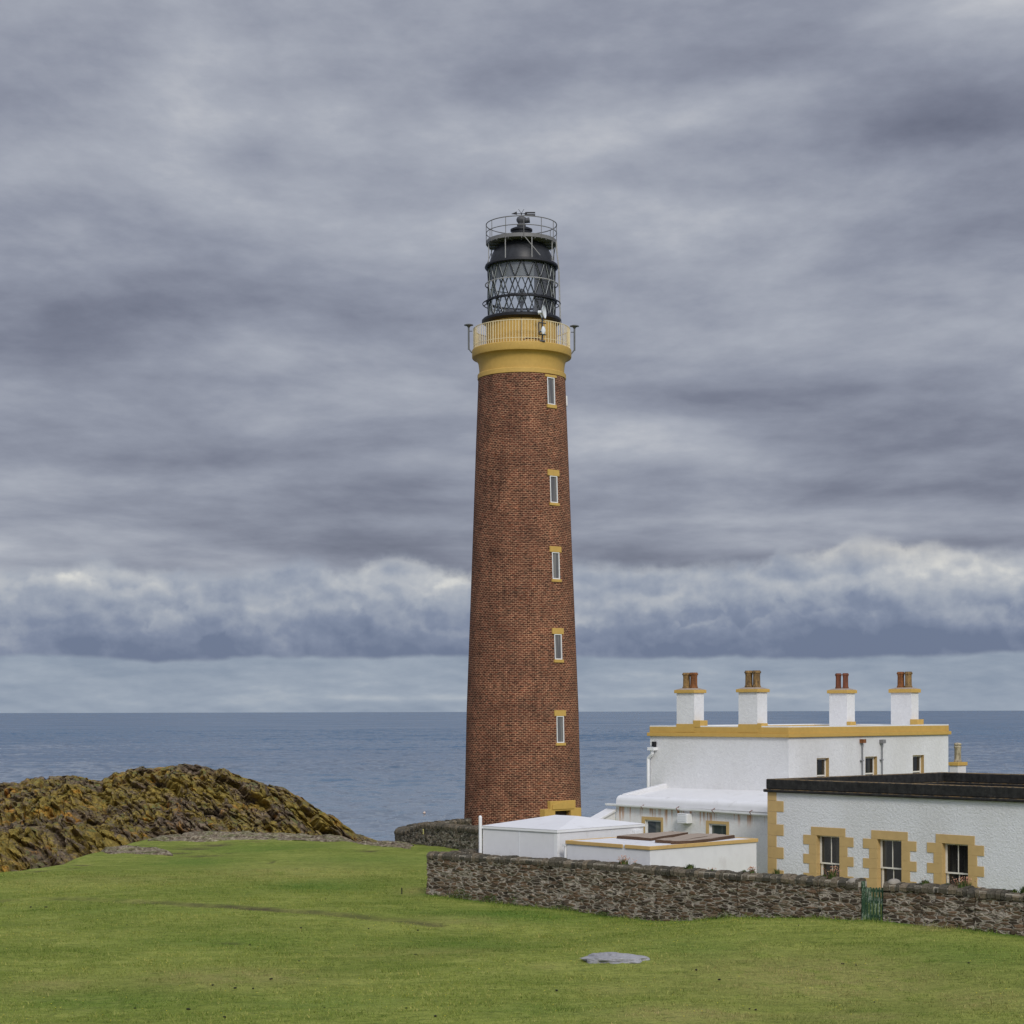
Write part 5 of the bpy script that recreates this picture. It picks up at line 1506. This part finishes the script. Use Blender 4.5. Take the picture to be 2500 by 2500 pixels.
zr_ = zt1 - 0.024
for i, (quad, lab, hh_) in enumerate([
        ([(1506, 2047), (1590, 2053), (1702, 2035), (1630, 2031.5)], 'broad brown flagstone on the store roof beside the white shed', 0.10),
        ([(1600, 2057), (1655, 2059.5), (1760, 2043), (1700, 2040)], 'middle brown flagstone overlapping its neighbour on the store roof', 0.10),
        ([(1636, 2061), (1690, 2060), (1800, 2045.5), (1768, 2043)], 'narrow brown flagstone nearest the yellow edge of the store roof', 0.10)]):
    zq_ = zr_ + (0.004 if i != 1 else 0.012)
    pts2 = [roof_pt(px, py, zq_) for px, py in quad]
    m_ = MB(); n_ = 0
    # ragged outline: subdivide each edge
    ring_ = []
    for a, b2 in zip(pts2, pts2[1:] + pts2[:1]):
        for k in range(5):
            f_ = k / 5; ring_.append((a[0] + (b2[0] - a[0]) * f_ + rng.uniform(-.02, .02), a[1] + (b2[1] - a[1]) * f_ + rng.uniform(-.02, .02)))
    ring_ = [(min(max(x, 0.12), TL - 0.10), min(max(y, 0.1), TW - 0.12)) for x, y in ring_]
    w_ = [tf.O + tf.u * x + tf.v * y for x, y in ring_]; cxx = sum(p_.x for p_ in w_) / len(w_); cyy = sum(p_.y for p_ in w_) / len(w_)
    nn = len(w_)
    m_.v = [(p_.x - cxx, p_.y - cyy, 0) for p_ in w_] + [((p_.x - cxx) * 0.985 + rng.uniform(-.008, .008), (p_.y - cyy) * 0.985, hh_ + rng.uniform(-.012, .012)) for p_ in w_]
    m_.f = [tuple(reversed(range(nn))), tuple(nn + k for k in range(nn))] + [(k, (k + 1) % nn, nn + (k + 1) % nn, nn + k) for k in range(nn)]
    o = m_.build('flagstone', m_slab); o.location = (cxx, cyy, zq_); tag(o, lab, 'stone slab', 'flagstones on the store roof')

# ------------------------------------------------------------------ stone walls
WT = 0.48


def coping_stones(mb_, pts, tops, w, hmin, hmax, r_, lmin=0.13, lmax=0.32):
    """upright coping stones along a polyline (x, y) with top heights"""
    acc = 0.0
    segs = [(Vector(a), Vector(b)) for a, b in zip(pts[:-1], pts[1:])]
    for (a, b), (z0, z1) in zip(segs, zip(tops[:-1], tops[1:])):
        L = (b - a).length; d = (b - a) / L; n = Vector((-d.y, d.x)); k = 0.0
        while k < L - 0.03:
            l_ = min(r_.uniform(lmin, lmax), L - k); h_ = r_.uniform(hmin, hmax); zc = z0 + (z1 - z0) * (k + l_ / 2) / L
            w0 = w / 2 + r_.uniform(-0.01, 0.035); zt_ = zc + r_.uniform(-0.035, 0.035); zb_ = zc - h_
            b_ = len(mb_.v); g_ = r_.uniform(0.012, 0.030); ln = r_.uniform(-0.02, 0.02)
            sec = [(-w0, zb_), (-w0 - 0.02, (zb_ + zt_) / 2), (-w0 + 0.05, zt_ - 0.025), (-w0 * 0.4, zt_ + 0.012), (w0 * 0.4, zt_ + 0.012), (w0 - 0.05, zt_ - 0.025), (w0 + 0.02, (zb_ + zt_) / 2), (w0, zb_)]
            for e_, kk in ((0, k + g_), (1, k + l_ - g_)):
                for q_, zq2 in sec:
                    jx = r_.uniform(-0.012, 0.012)
                    p_ = a + d * (kk + jx + ln * (zq2 - zb_)) + n * (q_ * (1.0 if e_ else 0.97)); mb_.v.append((p_.x, p_.y, zq2 + r_.uniform(-0.01, 0.01)))
            m_ = len(sec)
            mb_.f.append(tuple(b_ + i for i in range(m_))); mb_.f.append(tuple(b_ + m_ + i for i in reversed(range(m_))))
            for i in range(m_): mb_.f.append((b_ + i, b_ + m_ + i, b_ + m_ + (i + 1) % m_, b_ + (i + 1) % m_))
            k += l_


def rubble_face(mb_, A, B, z0a, z0b, z1a, z1b, seed, relief=0.05, out=-1):
    """displaced skin of a rubble wall from A to B"""
    A, B = Vector(A), Vector(B); L = (B - A).length; d = (B - A) / L; n = Vector((d.y, -d.x)) * (1 if out < 0 else -1)
    nx = max(3, int(L / 0.07)); nz = max(3, int(max(z1a - z0a, z1b - z0b) / 0.05))
    S, K = np.meshgrid(np.linspace(0, L, nx), np.linspace(0, 1, nz))
    zz_ = (z0a + (z0b - z0a) * S / L) * (1 - K) + (z1a + (z1b - z1a) * S / L) * K
    ww = 0.12 * np_noise(S * 1.7, zz_ * 1.7, seed + 2, 2)
    f1_, f2_, rd = np_cells(S / 0.36 + ww, zz_ / 0.135 + ww * 2, seed)
    h_ = (rd - 0.5) * relief * 1.2 - relief * np.exp(-(f2_ - f1_) / 0.12) + relief * 0.8 * np_noise(S * 0.8, zz_ * 0.8, seed + 4, 3)
    b_ = len(mb_.v)
    for s_, z_, q_ in zip(S.ravel(), zz_.ravel(), h_.ravel()):
        mb_.v.append((A.x + d.x * s_ + n.x * q_, A.y + d.y * s_ + n.y * q_, float(z_)))
    for j in range(nz - 1):
        for i in range(nx - 1):
            k = b_ + j * nx + i; mb_.f.append((k, k + 1, k + nx + 1, k + nx))


def stone_wall(frame, pts, bases, tops, label, mat, group=None, coph=(0.20, 0.26), w=WT, seed=1):
    """pts in the frame's local axes; returns the wall thing"""
    r_ = random.Random(seed); z00 = min(bases) - 0.3
    o = empty('stone_wall', (frame.O.x, frame.O.y, z00), -frame.a); tag(o, label, 'wall', group)
    m_ = MB()
    for i in range(len(pts) - 1):
        A, B = Vector(pts[i]), Vector(pts[i + 1]); d = (B - A).normalized(); n = Vector((d.y, -d.x)) * (w / 2)
        ct = 0.20
        rubble_face(m_, A + n, B + n, bases[i] - 0.3, bases[i + 1] - 0.3, tops[i] - ct, tops[i + 1] - ct, seed + i)
        rubble_face(m_, B - n, A - n, bases[i + 1] - 0.3, bases[i] - 0.3, tops[i + 1] - ct, tops[i] - ct, seed + i + 50)
        for (p_, q_, zz0, zz1) in ((A - n, A + n, bases[i], tops[i]), (B + n, B - n, bases[i + 1], tops[i + 1])):
            rubble_face(m_, p_, q_, zz0 - 0.3, zz0 - 0.3, zz1 - ct, zz1 - ct, seed + 77)
        m_.poly([(*(A + n), tops[i] - ct - 0.01), (*(B + n), tops[i + 1] - ct - 0.01), (*(B - n), tops[i + 1] - ct - 0.01), (*(A - n), tops[i] - ct - 0.01)])
    m_.build('wall_body', mat, o, True, dz=z00, angle=60)
    m_ = MB(); coping_stones(m_, pts, tops, w + 0.05, coph[0], coph[1], r_); m_.build('coping', m_coping, o, dz=z00)
    m_ = MB()
    for i in range(len(pts) - 1):
        A, B = Vector(pts[i]), Vector(pts[i + 1]); d = (B - A).normalized(); n = Vector((d.y, -d.x)) * (w / 2 - 0.005)
        zt0, zt1_ = tops[i] - 0.05, tops[i + 1] - 0.05; zb0, zb1 = tops[i] - 0.21, tops[i + 1] - 0.21
        b_ = len(m_.v)
        for p_, za, zb in ((A + n, zb0, zt0), (B + n, zb1, zt1_), (B - n, zb1, zt1_), (A - n, zb0, zt0)): m_.v += [(p_.x, p_.y, za), (p_.x, p_.y, zb)]
        for k in range(4):
            j = (k + 1) % 4; m_.f.append((b_ + 2 * k, b_ + 2 * j, b_ + 2 * j + 1, b_ + 2 * k + 1))
        m_.f.append((b_ + 1, b_ + 3, b_ + 5, b_ + 7))
    m_.build('mortar_bed', m_mortar, o, dz=z00)
    return o, z00


def wtop(px, py): return wf.hit(px, py)
tp = [wtop(*p) for p in [(1042, 2080.5), (1180, 2088.5), (1340, 2097), (1480, 2106.5), (1600, 2117), (1800, 2130.5), (2000, 2143), (2096, 2149.5)]]
tpr = [wtop(*p) for p in [(2156, 2156), (2250, 2159), (2380, 2169.5), (2500, 2182)]]
# wall line at the outer (camera-side) face: shift centre line back by half the width
def wl_build(tps, lab, seed, extra=None):
    pts = [(k, WT / 2) for k, _ in tps]; tops = [z for _, z in tps]; bases = [float(np.interp(k, wb_s, wb_z)) for k, _ in tps]
    if extra: pts.append((extra, WT / 2)); tops.append(tops[-1]); bases.append(bases[-1])
    return stone_wall(wf, pts, bases, tops, lab, m_masonry, 'stone boundary walls either side of the gate', seed=seed)


wA, zA0 = wl_build(tp, 'long rubble stone wall from its free end to the green gate', 3)
wB, zB0 = wl_build(tpr, 'rubble stone wall running out of frame past the green gate', 9, wlen + 7)
# rounded mortar caps by the gate
for wobj, z0w, px, py, rx in ((wA, zA0, 2078, 2150, 0.20), (wB, zB0, 2173, 2152, 0.16)):
    k, z_ = wf.hit(px, py)
    m_ = MB(); m_.lathe([(rx * 1.1, -0.06), (rx * 1.05, 0.0), (rx * 0.85, 0.05), (rx * 0.45, 0.08), (0.0, 0.085)], 20)
    m_.v = [(x * 1.1 + k, y * 1.2 + WT / 2, z + z_ - 0.02 - z0w) for x, y, z in m_.v]; m_.build('cap_stone', m_capstone, wobj, True)
# return of the wall at its free end, running back towards the shed
rt, _ = stone_wall(wf, [(WT / 2, WT + 0.05), (WT / 2, 3.4)], [-0.05, -0.05], [tp[0][1] - 0.02, tp[0][1] - 0.05], 'short return of rubble wall behind the free end, orange lichen on top', m_masonry_far, seed=21)

# green slatted gate
gk0 = tp[-1][0] + 0.03; gk1 = tpr[0][0] - 0.03; gw = gk1 - gk0
gz0 = float(np.interp((gk0 + gk1) / 2, wb_s, wb_z)) + 0.03
gtop = wf.hit(2125, 2166)[1]
gl = wf.O + wf.u * gk0 + wf.v * (WT * 0.35)
gt = empty('wooden_gate', (gl.x, gl.y, gz0), -walla); tag(gt, 'small gate of flaking green wooden slats in the stone wall', 'gate')
gh = gtop - gz0
mb = MB(); ns = 7
for i in range(ns):
    xx = 0.03 + (gw - 0.06) * (i + 0.5) / ns; hw = (gw - 0.06) / ns * 0.37; tt_ = gh - rng.uniform(0, 0.03)
    mb.prism_y([(xx - hw, 0.02 + rng.uniform(0, .02)), (xx + hw, 0.02), (xx + hw, tt_ - 0.03), (xx + hw * 0.5, tt_), (xx - hw * 0.5, tt_), (xx - hw, tt_ - 0.03)], -0.02 + rng.uniform(-.004, .004), 0.003)
mb.build('slat', m_wood_green, gt)
for zz_ in (0.10, gh * 0.52, gh - 0.16):
    mb = MB(); mb.box(0.02, gw - 0.02, 0.004, 0.05, zz_, zz_ + 0.08); mb.build('rail', m_wood_green, gt)
mb = MB(); mb.box(-0.005, 0.085, -0.045, 0.045, -0.05, gh + 0.15); mb.build('gate_post', m_wood_green, gt, bevel=0.008)

# far enclosure wall at the foot of the tower
ep = [(P(1330, 2085, 84.0), 1.25), (P(1180, 2080, 88.0), 1.20), (P(1040, 2062, 95.0), 1.02), (P(1004, 2052, 97.0), 0.55), (P(984, 2047, 98.0), 0.42), (P(975, 2045, 100.5), 0.32), (P(990, 2045, 104.5), 0.25), (P(1040, 2030, 108.0), 0.22), (P(1100, 2030, 109.0), 0.30), (P(1145, 2030, 110.0), 0.35)]
ef = Frame((ep[0][0].x, ep[0][0].y), 0.0)
epts = [ef.loc(p_) for p_, _ in ep][::-1]; etops = [t_ for _, t_ in ep][::-1]; ebase = [gz(p_.x, p_.y) - 0.15 for p_, _ in ep][::-1]
stone_wall(ef, epts, ebase, etops, 'dark curving drystone wall at the foot of the lighthouse', m_masonry_far, seed=31, coph=(0.22, 0.30))
# the small yellow notice on it
_a = Vector(epts[-2]); _b = Vector(epts[-3])
kk = ef.run(1047, tuple(_b), tuple((_a - _b).normalized())); dv = (_a - _b).normalized(); nv2 = Vector((dv.y, -dv.x))
sp = ef.O + ef.u * (_b + dv * kk).x + ef.v * (_b + dv * kk).y
if nv2.y > 0: nv2 = -nv2
sp = sp + nv2 * (WT / 2 + 0.09)
sg = empty('warning_sign', (sp.x, sp.y, P(1047, 2030, sp.y).z), math.atan2(nv2.x, -nv2.y)); tag(sg, 'small upright yellow warning notice on the dark drystone wall', 'sign')
mb = MB(); mb.box(-0.065, 0.065, -0.012, 0.012, -0.13, 0.13); mb.build('panel', m_signyel, sg)
mb = MB(); mb.prism_y([(-0.045, 0.0), (0.045, 0.0), (0.0, 0.10)], -0.016, -0.0125); mb.box(-0.04, 0.04, -0.016, -0.0125, -0.075, -0.06); mb.box(-0.04, 0.04, -0.016, -0.0125, -0.045, -0.03); mb.build('symbol', m_dkgrey, sg)

# ------------------------------------------------------------------ small things on the turf
def lump(name, r_, sx, sy, sz, seed, mat, sub=3):
    bm = bmesh.new(); bmesh.ops.create_icosphere(bm, subdivisions=sub, radius=r_)
    for v_ in bm.verts:
        n_ = mnoise.noise(v_.co * (2.2 / r_) + Vector((seed, seed * 2, 0)))
        n2_ = mnoise.noise(v_.co * (6.0 / r_) + Vector((seed, 0, seed)))
        v_.co *= 1 + 0.30 * n_ + 0.10 * n2_; v_.co.x *= sx; v_.co.y *= sy; v_.co.z *= sz
    me = bpy.data.meshes.new(name); bm.to_mesh(me); bm.free(); me.materials.append(mat)
    me.polygons.foreach_set('use_smooth', [True] * len(me.polygons))
    o = bpy.data.objects.new(name, me); C.objects.link(o); return o


p_ = G(1510, 2352); bo = lump('boulder', 0.5, 1.75, 1.45, 0.42, 4.4, m_greystone, 5)
bo.location = (p_.x, p_.y, gz(p_.x, p_.y) - 0.035); bo.rotation_euler = (0, R(3), R(-8)); tag(bo, 'wide flat pale grey rock bedded in the foreground turf', 'rock')

p_ = G(981, 2182); st_ = MB(); st_.tube((0, 0, -0.1), (0, 0, 0.24), 0.022, 6); so_ = st_.build('iron_stake', m_black); so_.location = (p_.x, p_.y, gz(p_.x, p_.y)); tag(so_, 'short dark stake in the turf near the free end of the wall', 'stake')

m_dung = painted('dark_dropping', (0.014, 0.012, 0.010), 0.9, 0.3)
d0 = None
for i, (px, py) in enumerate([(520, 2409), (574, 2417), (618, 2418), (662, 2394), (460, 2462), (548, 2488), (1756, 2396), (1845, 2467), (1700, 2376), (1359, 2425), (1830, 2452 + 14), (2135, 2446), (2057, 2362), (2090, 2365), (2316, 2269), (610, 2306),
                              (1020, 2266), (795, 2201), (664, 2106), (555, 2165), (400, 2161), (75, 2222), (112, 2222), (310, 2263), (735, 2271), (900, 2267), (730, 2345), (1015, 2335), (792, 2465), (992, 2468), (1063, 2490), (330, 2459), (2365, 2365), (1885, 2260), (1950, 2289)]):
    if d0 is None: d0 = lump('dropping', 0.029, 1.3, 1.0, 0.75, 2.0, m_dung, 2); o = d0
    else: o = d0.copy(); C.objects.link(o)
    q = G(px, py); s_ = rng.uniform(0.55, 1.15); o.location = (q.x, q.y, gz(q.x, q.y) + 0.025); o.scale = (s_ * rng.uniform(0.9, 1.6), s_, s_); o.rotation_euler = (0, 0, rng.uniform(0, 6.2))
    tag(o, 'small dark dropping lying on the short turf', 'dropping', 'dark droppings scattered over the turf')


def plant(px, py, D_extra, wdt, hgt_, nleaf, nflow, label, name='wall_plant', seed=0):
    """tuft rooted on top of the front wall"""
    r_ = random.Random(seed + 100); wdt *= 1.25; hgt_ *= 1.5; nleaf = int(nleaf * 1.5)
    k, z_ = wf.hit(px, py); w0 = wf.O + wf.u * k + wf.v * (WT * 0.5)
    zt_ = float(np.interp(k, [t_[0] for t_ in tp + tpr], [t_[1] for t_ in tp + tpr]))
    o = empty(name, (w0.x, w0.y, zt_ - 0.02)); tag(o, label, 'plant', 'plants growing on the wall top')
    T_ = []
    for i in range(nleaf):
        a_ = r_.uniform(0, 6.283); rr = abs(r_.gauss(0, 0.45)) * wdt / 2; bx_, by_ = math.cos(a_) * rr * 1.2, math.sin(a_) * rr * 0.6
        h_ = hgt_ * r_.uniform(0.45, 1.0) * max(0.25, 1 - (rr / (wdt * 0.75)) ** 2); l1 = r_.uniform(-0.5, 0.5) * h_; l2 = r_.uniform(-0.4, 0.4) * h_; bw = r_.uniform(0.012, 0.022)
        c_, s2 = math.cos(a_ + 1.5) * bw, math.sin(a_ + 1.5) * bw
        T_.append([(bx_ - c_, by_ - s2, 0), (bx_ + c_, by_ + s2, 0), (bx_ + l1, by_ + l2, h_)])
    f = tri_obj('leaves', np.array(T_), m_leaf); f.parent = o
    if nflow:
        T_ = []
        for i in range(nflow):
            cx, cy, cz = r_.gauss(0, 0.30) * wdt, r_.gauss(0, 0.15) * wdt, hgt_ * r_.uniform(0.65, 1.25); q_ = r_.uniform(0.018, 0.032)
            pv = [Vector((r_.uniform(-1, 1), r_.uniform(-1, 1), r_.uniform(-1, 1))).normalized() * q_ + Vector((cx, cy, cz)) for _ in range(4)]
            for t3 in ((0, 1, 2), (0, 1, 3), (0, 2, 3), (1, 2, 3)): T_.append([tuple(pv[t]) for t in t3])
            sx_, sy_ = cx * 0.5, cy * 0.5
            T_.append([(sx_ - 0.003, sy_, 0), (sx_ + 0.003, sy_, 0), (cx, cy, cz)])
        f = tri_obj('flowers', np.array(T_), m_petal); f.parent = o
    return o


for i, a in enumerate([
        (1512, 2110, 0, 0.34, 0.15, 70, 60, 'round cushion of pink flowers on the wall in front of the store'),
        (1540, 2112, 0, 0.12, 0.08, 25, 6, 'small sparse tuft just past the pink cushion on the wall'),
        (1675, 2120, 0, 0.34, 0.13, 190, 0, 'mossy yellow green mound on the wall below the store'),
        (1728, 2122, 0, 0.20, 0.05, 50, 10, 'flat brownish tuft on the wall between mossy mounds'),
        (1806, 2129, 0, 0.16, 0.08, 80, 0, 'small round green cushion on the wall left of a pink tuft'),
        (1825, 2130, 0, 0.26, 0.12, 60, 40, 'faded pink tuft on the wall below the annex corner'),
        (1886, 2136, 0, 0.18, 0.16, 70, 0, 'spiky dark green tuft on the wall below the yellow quoins'),
        (2022, 2145, 0, 0.30, 0.20, 120, 60, 'clump of peach flowers before the nearest window to the quoins'),
        (2003, 2145, 0, 0.26, 0.09, 90, 0, 'dark leafy patch beside the peach flowers on the wall'),
        (2249, 2160, 0, 0.32, 0.11, 150, 8, 'olive tuft on the wall between the two windows past the gate'),
        (2342, 2166, 0, 0.46, 0.17, 190, 90, 'wide bright clump of yellow and pink flowers below the last window'),
        (2304, 2164, 0, 0.14, 0.08, 60, 0, 'little dark tuft on the wall under the last window surround'),
        (2442, 2174, 0, 0.16, 0.06, 70, 0, 'low green pad on the wall nearing the picture edge'),
        (2468, 2177, 0, 0.18, 0.08, 80, 0, 'second low green pad on the wall beside the edge mound'),
        (2496, 2180, 0, 0.34, 0.17, 230, 0, 'bushy green mound on the wall at the picture edge')]):
    plant(*a, seed=i)

# weeds at the foot of the wall
for i, (px, py, wdt, hgt_, n_, lab) in enumerate([(1133, 2200, 0.9, 0.55, 420, 'tall dark weeds climbing the wall foot, larger clump'), (1206, 2208, 0.7, 0.42, 300, 'lower dark weed clump at the wall foot'),
                                              (1258, 2211, 0.4, 0.5, 110, 'thin stemmed weed against the wall foot'), (1480, 2238, 0.8, 0.2, 220, 'low fringe of rank grass under the wall middle'), (1378, 2226, 0.9, 0.22, 220, 'low fringe of rank grass near the wall weeds')]):
    k, z_ = wf.hit(px, py); w0 = wf.O + wf.u * k - wf.v * 0.12
    o = empty('weed_clump', (w0.x, w0.y, gz(w0.x, w0.y) - 0.02)); tag(o, lab, 'weeds', 'weeds at the wall foot')
    r_ = random.Random(i + 5); T_ = []
    for j in range(n_):
        bx_ = r_.gauss(0, 0.35) * wdt; by_ = r_.uniform(-0.12, 0.05); zb_ = r_.uniform(0, 0.7) * hgt_ * max(0.1, 1 - (bx_ / wdt) ** 2 * 2); q_ = r_.uniform(0.02, 0.05)
        pv = [Vector((r_.uniform(-1, 1), r_.uniform(-0.6, 0.6), r_.uniform(-0.6, 1))) * q_ for _ in range(3)]
        pw = wf.u * bx_ + wf.v * by_
        T_.append([(pw.x + v_.x, pw.y + v_.y, zb_ + v_.z + 0.03) for v_ in pv])
    f = tri_obj('leaves', np.array(T_), m_leaf); f.parent = o

# grass blades over the near turf: nobody could count them
NB = 420000
Dn = np.sqrt(nrng.uniform(36.0 ** 2, 78.0 ** 2, NB)); un = nrng.uniform(-0.30, 0.30, NB)
xb, yb = un * Dn, Dn
q_ = (xb - WL.x) * wf.v.x + (yb - WL.y) * wf.v.y; s_ = (xb - WL.x) * wf.u.x + (yb - WL.y) * wf.u.y
keep = ~((q_ > -0.02) & (s_ > -0.1)) & (sd_poly(xb, yb, plateau) < -0.5)
clump = np_noise(xb * 1.4, yb * 1.4, 61, 3)
keep &= nrng.uniform(-0.55, 0.75, NB) < clump + 0.35
xb, yb, clump, q_, s_ = xb[keep], yb[keep], clump[keep], q_[keep], s_[keep]
db_, sb_ = seg_dist(xb, yb, scar)
wb_ = db_ * np.where(sb_ == 0, 1, sb_) + 0.25 * np_noise(xb * 0.8, yb * 0.8, 11, 3)
bare = (np.exp(-((wb_ + 0.05) / 0.33) ** 2) > 0.35) | (ell(xb, yb, hollows) > 0.5)
xb, yb, clump, q_, s_ = xb[~bare], yb[~bare], clump[~bare], q_[~bare], s_[~bare]
zb = ground(xb, yb)
nk = len(xb); hb = nrng.uniform(0.020, 0.058, nk) * (1 + 0.7 * np.clip(clump, -0.6, 1))
near_w = np.exp(-(q_ / 0.35) ** 2) * (s_ > -0.2)  # wall foot band: taller blades, their colour darkened as a painted contact shadow
hb *= 1 + 2.4 * near_w
hb *= np.where((nrng.uniform(0, 1, nk) < 0.05) & (clump > 0.0), 2.1, 1.0)
th = nrng.uniform(0, 2 * np.pi, nk); bw = nrng.uniform(0.005, 0.011, nk); lean = nrng.normal(0, 0.55, (nk, 2)) * hb[:, None]
V = np.empty((nk, 3, 3))
V[:, 0] = np.stack([xb - bw * np.cos(th), yb - bw * np.sin(th), zb - 0.005], 1)
V[:, 1] = np.stack([xb + bw * np.cos(th), yb + bw * np.sin(th), zb - 0.005], 1)
V[:, 2] = np.stack([xb + lean[:, 0], yb + lean[:, 1], zb + hb], 1)
tag(tri_obj('grass', V, m_blade, {'dry': np.clip(ell(xb, yb, drys), 0, 1), 'lush_and_shade': np.clip(np.maximum(ell(xb, yb, lushs), 1.1 * near_w), 0, 1)}), 'short green turf blades covering the foreground', 'grass', kind='stuff')

# buttercups
NF = 420
T_ = []
for i in range(NF):
    if i < 170: q = G(rng.gauss(1500, 330), min(2300, abs(rng.gauss(0, 22)) + 2215 + rng.uniform(0, 50)))
    else: q = G(rng.uniform(-20, 2520), rng.uniform(2215, 2498))
    s2 = (q.x - WL.x) * wf.u.x + (q.y - WL.y) * wf.u.y; q2 = (q.x - WL.x) * wf.v.x + (q.y - WL.y) * wf.v.y
    if q2 > -0.15 and s2 > -0.2: continue
    z_ = gz(q.x, q.y) + rng.uniform(0.03, 0.06); r_ = rng.uniform(0.009, 0.02)
    for k in range(5):
        a0, a1 = 2 * math.pi * k / 5, 2 * math.pi * (k + 1) / 5
        T_.append([(q.x, q.y, z_ - 0.004), (q.x + r_ * math.cos(a0), q.y + r_ * math.sin(a0), z_ + 0.006), (q.x + r_ * math.cos(a1), q.y + r_ * math.sin(a1), z_ + 0.006)])
tag(tri_obj('buttercups', np.array(T_), m_yflower), 'tiny yellow buttercups sprinkled through the turf', 'flowers', kind='stuff')

# a float bobbing off the rocks
q = P(1036, 1985, 1.0); dS = (SEA_Z - CH) / (q.z - CH); q = P(1036, 1985, dS)
o = empty('buoy', (q.x, q.y, SEA_Z)); tag(o, 'tiny pale mooring buoy floating on the sea left of the tower', 'buoy')
mb = MB(); mb.lathe([(0.0, -0.4), (0.35, -0.3), (0.5, 0.0), (0.35, 0.34), (0.12, 0.46), (0.12, 0.62), (0.0, 0.64)], 20); mb.build('float', m_buoy, o, True)
mb = MB(); mb.lathe([(0.505, -0.06), (0.515, 0.0), (0.505, 0.07)], 20); mb.build('band', m_clay, o, True)
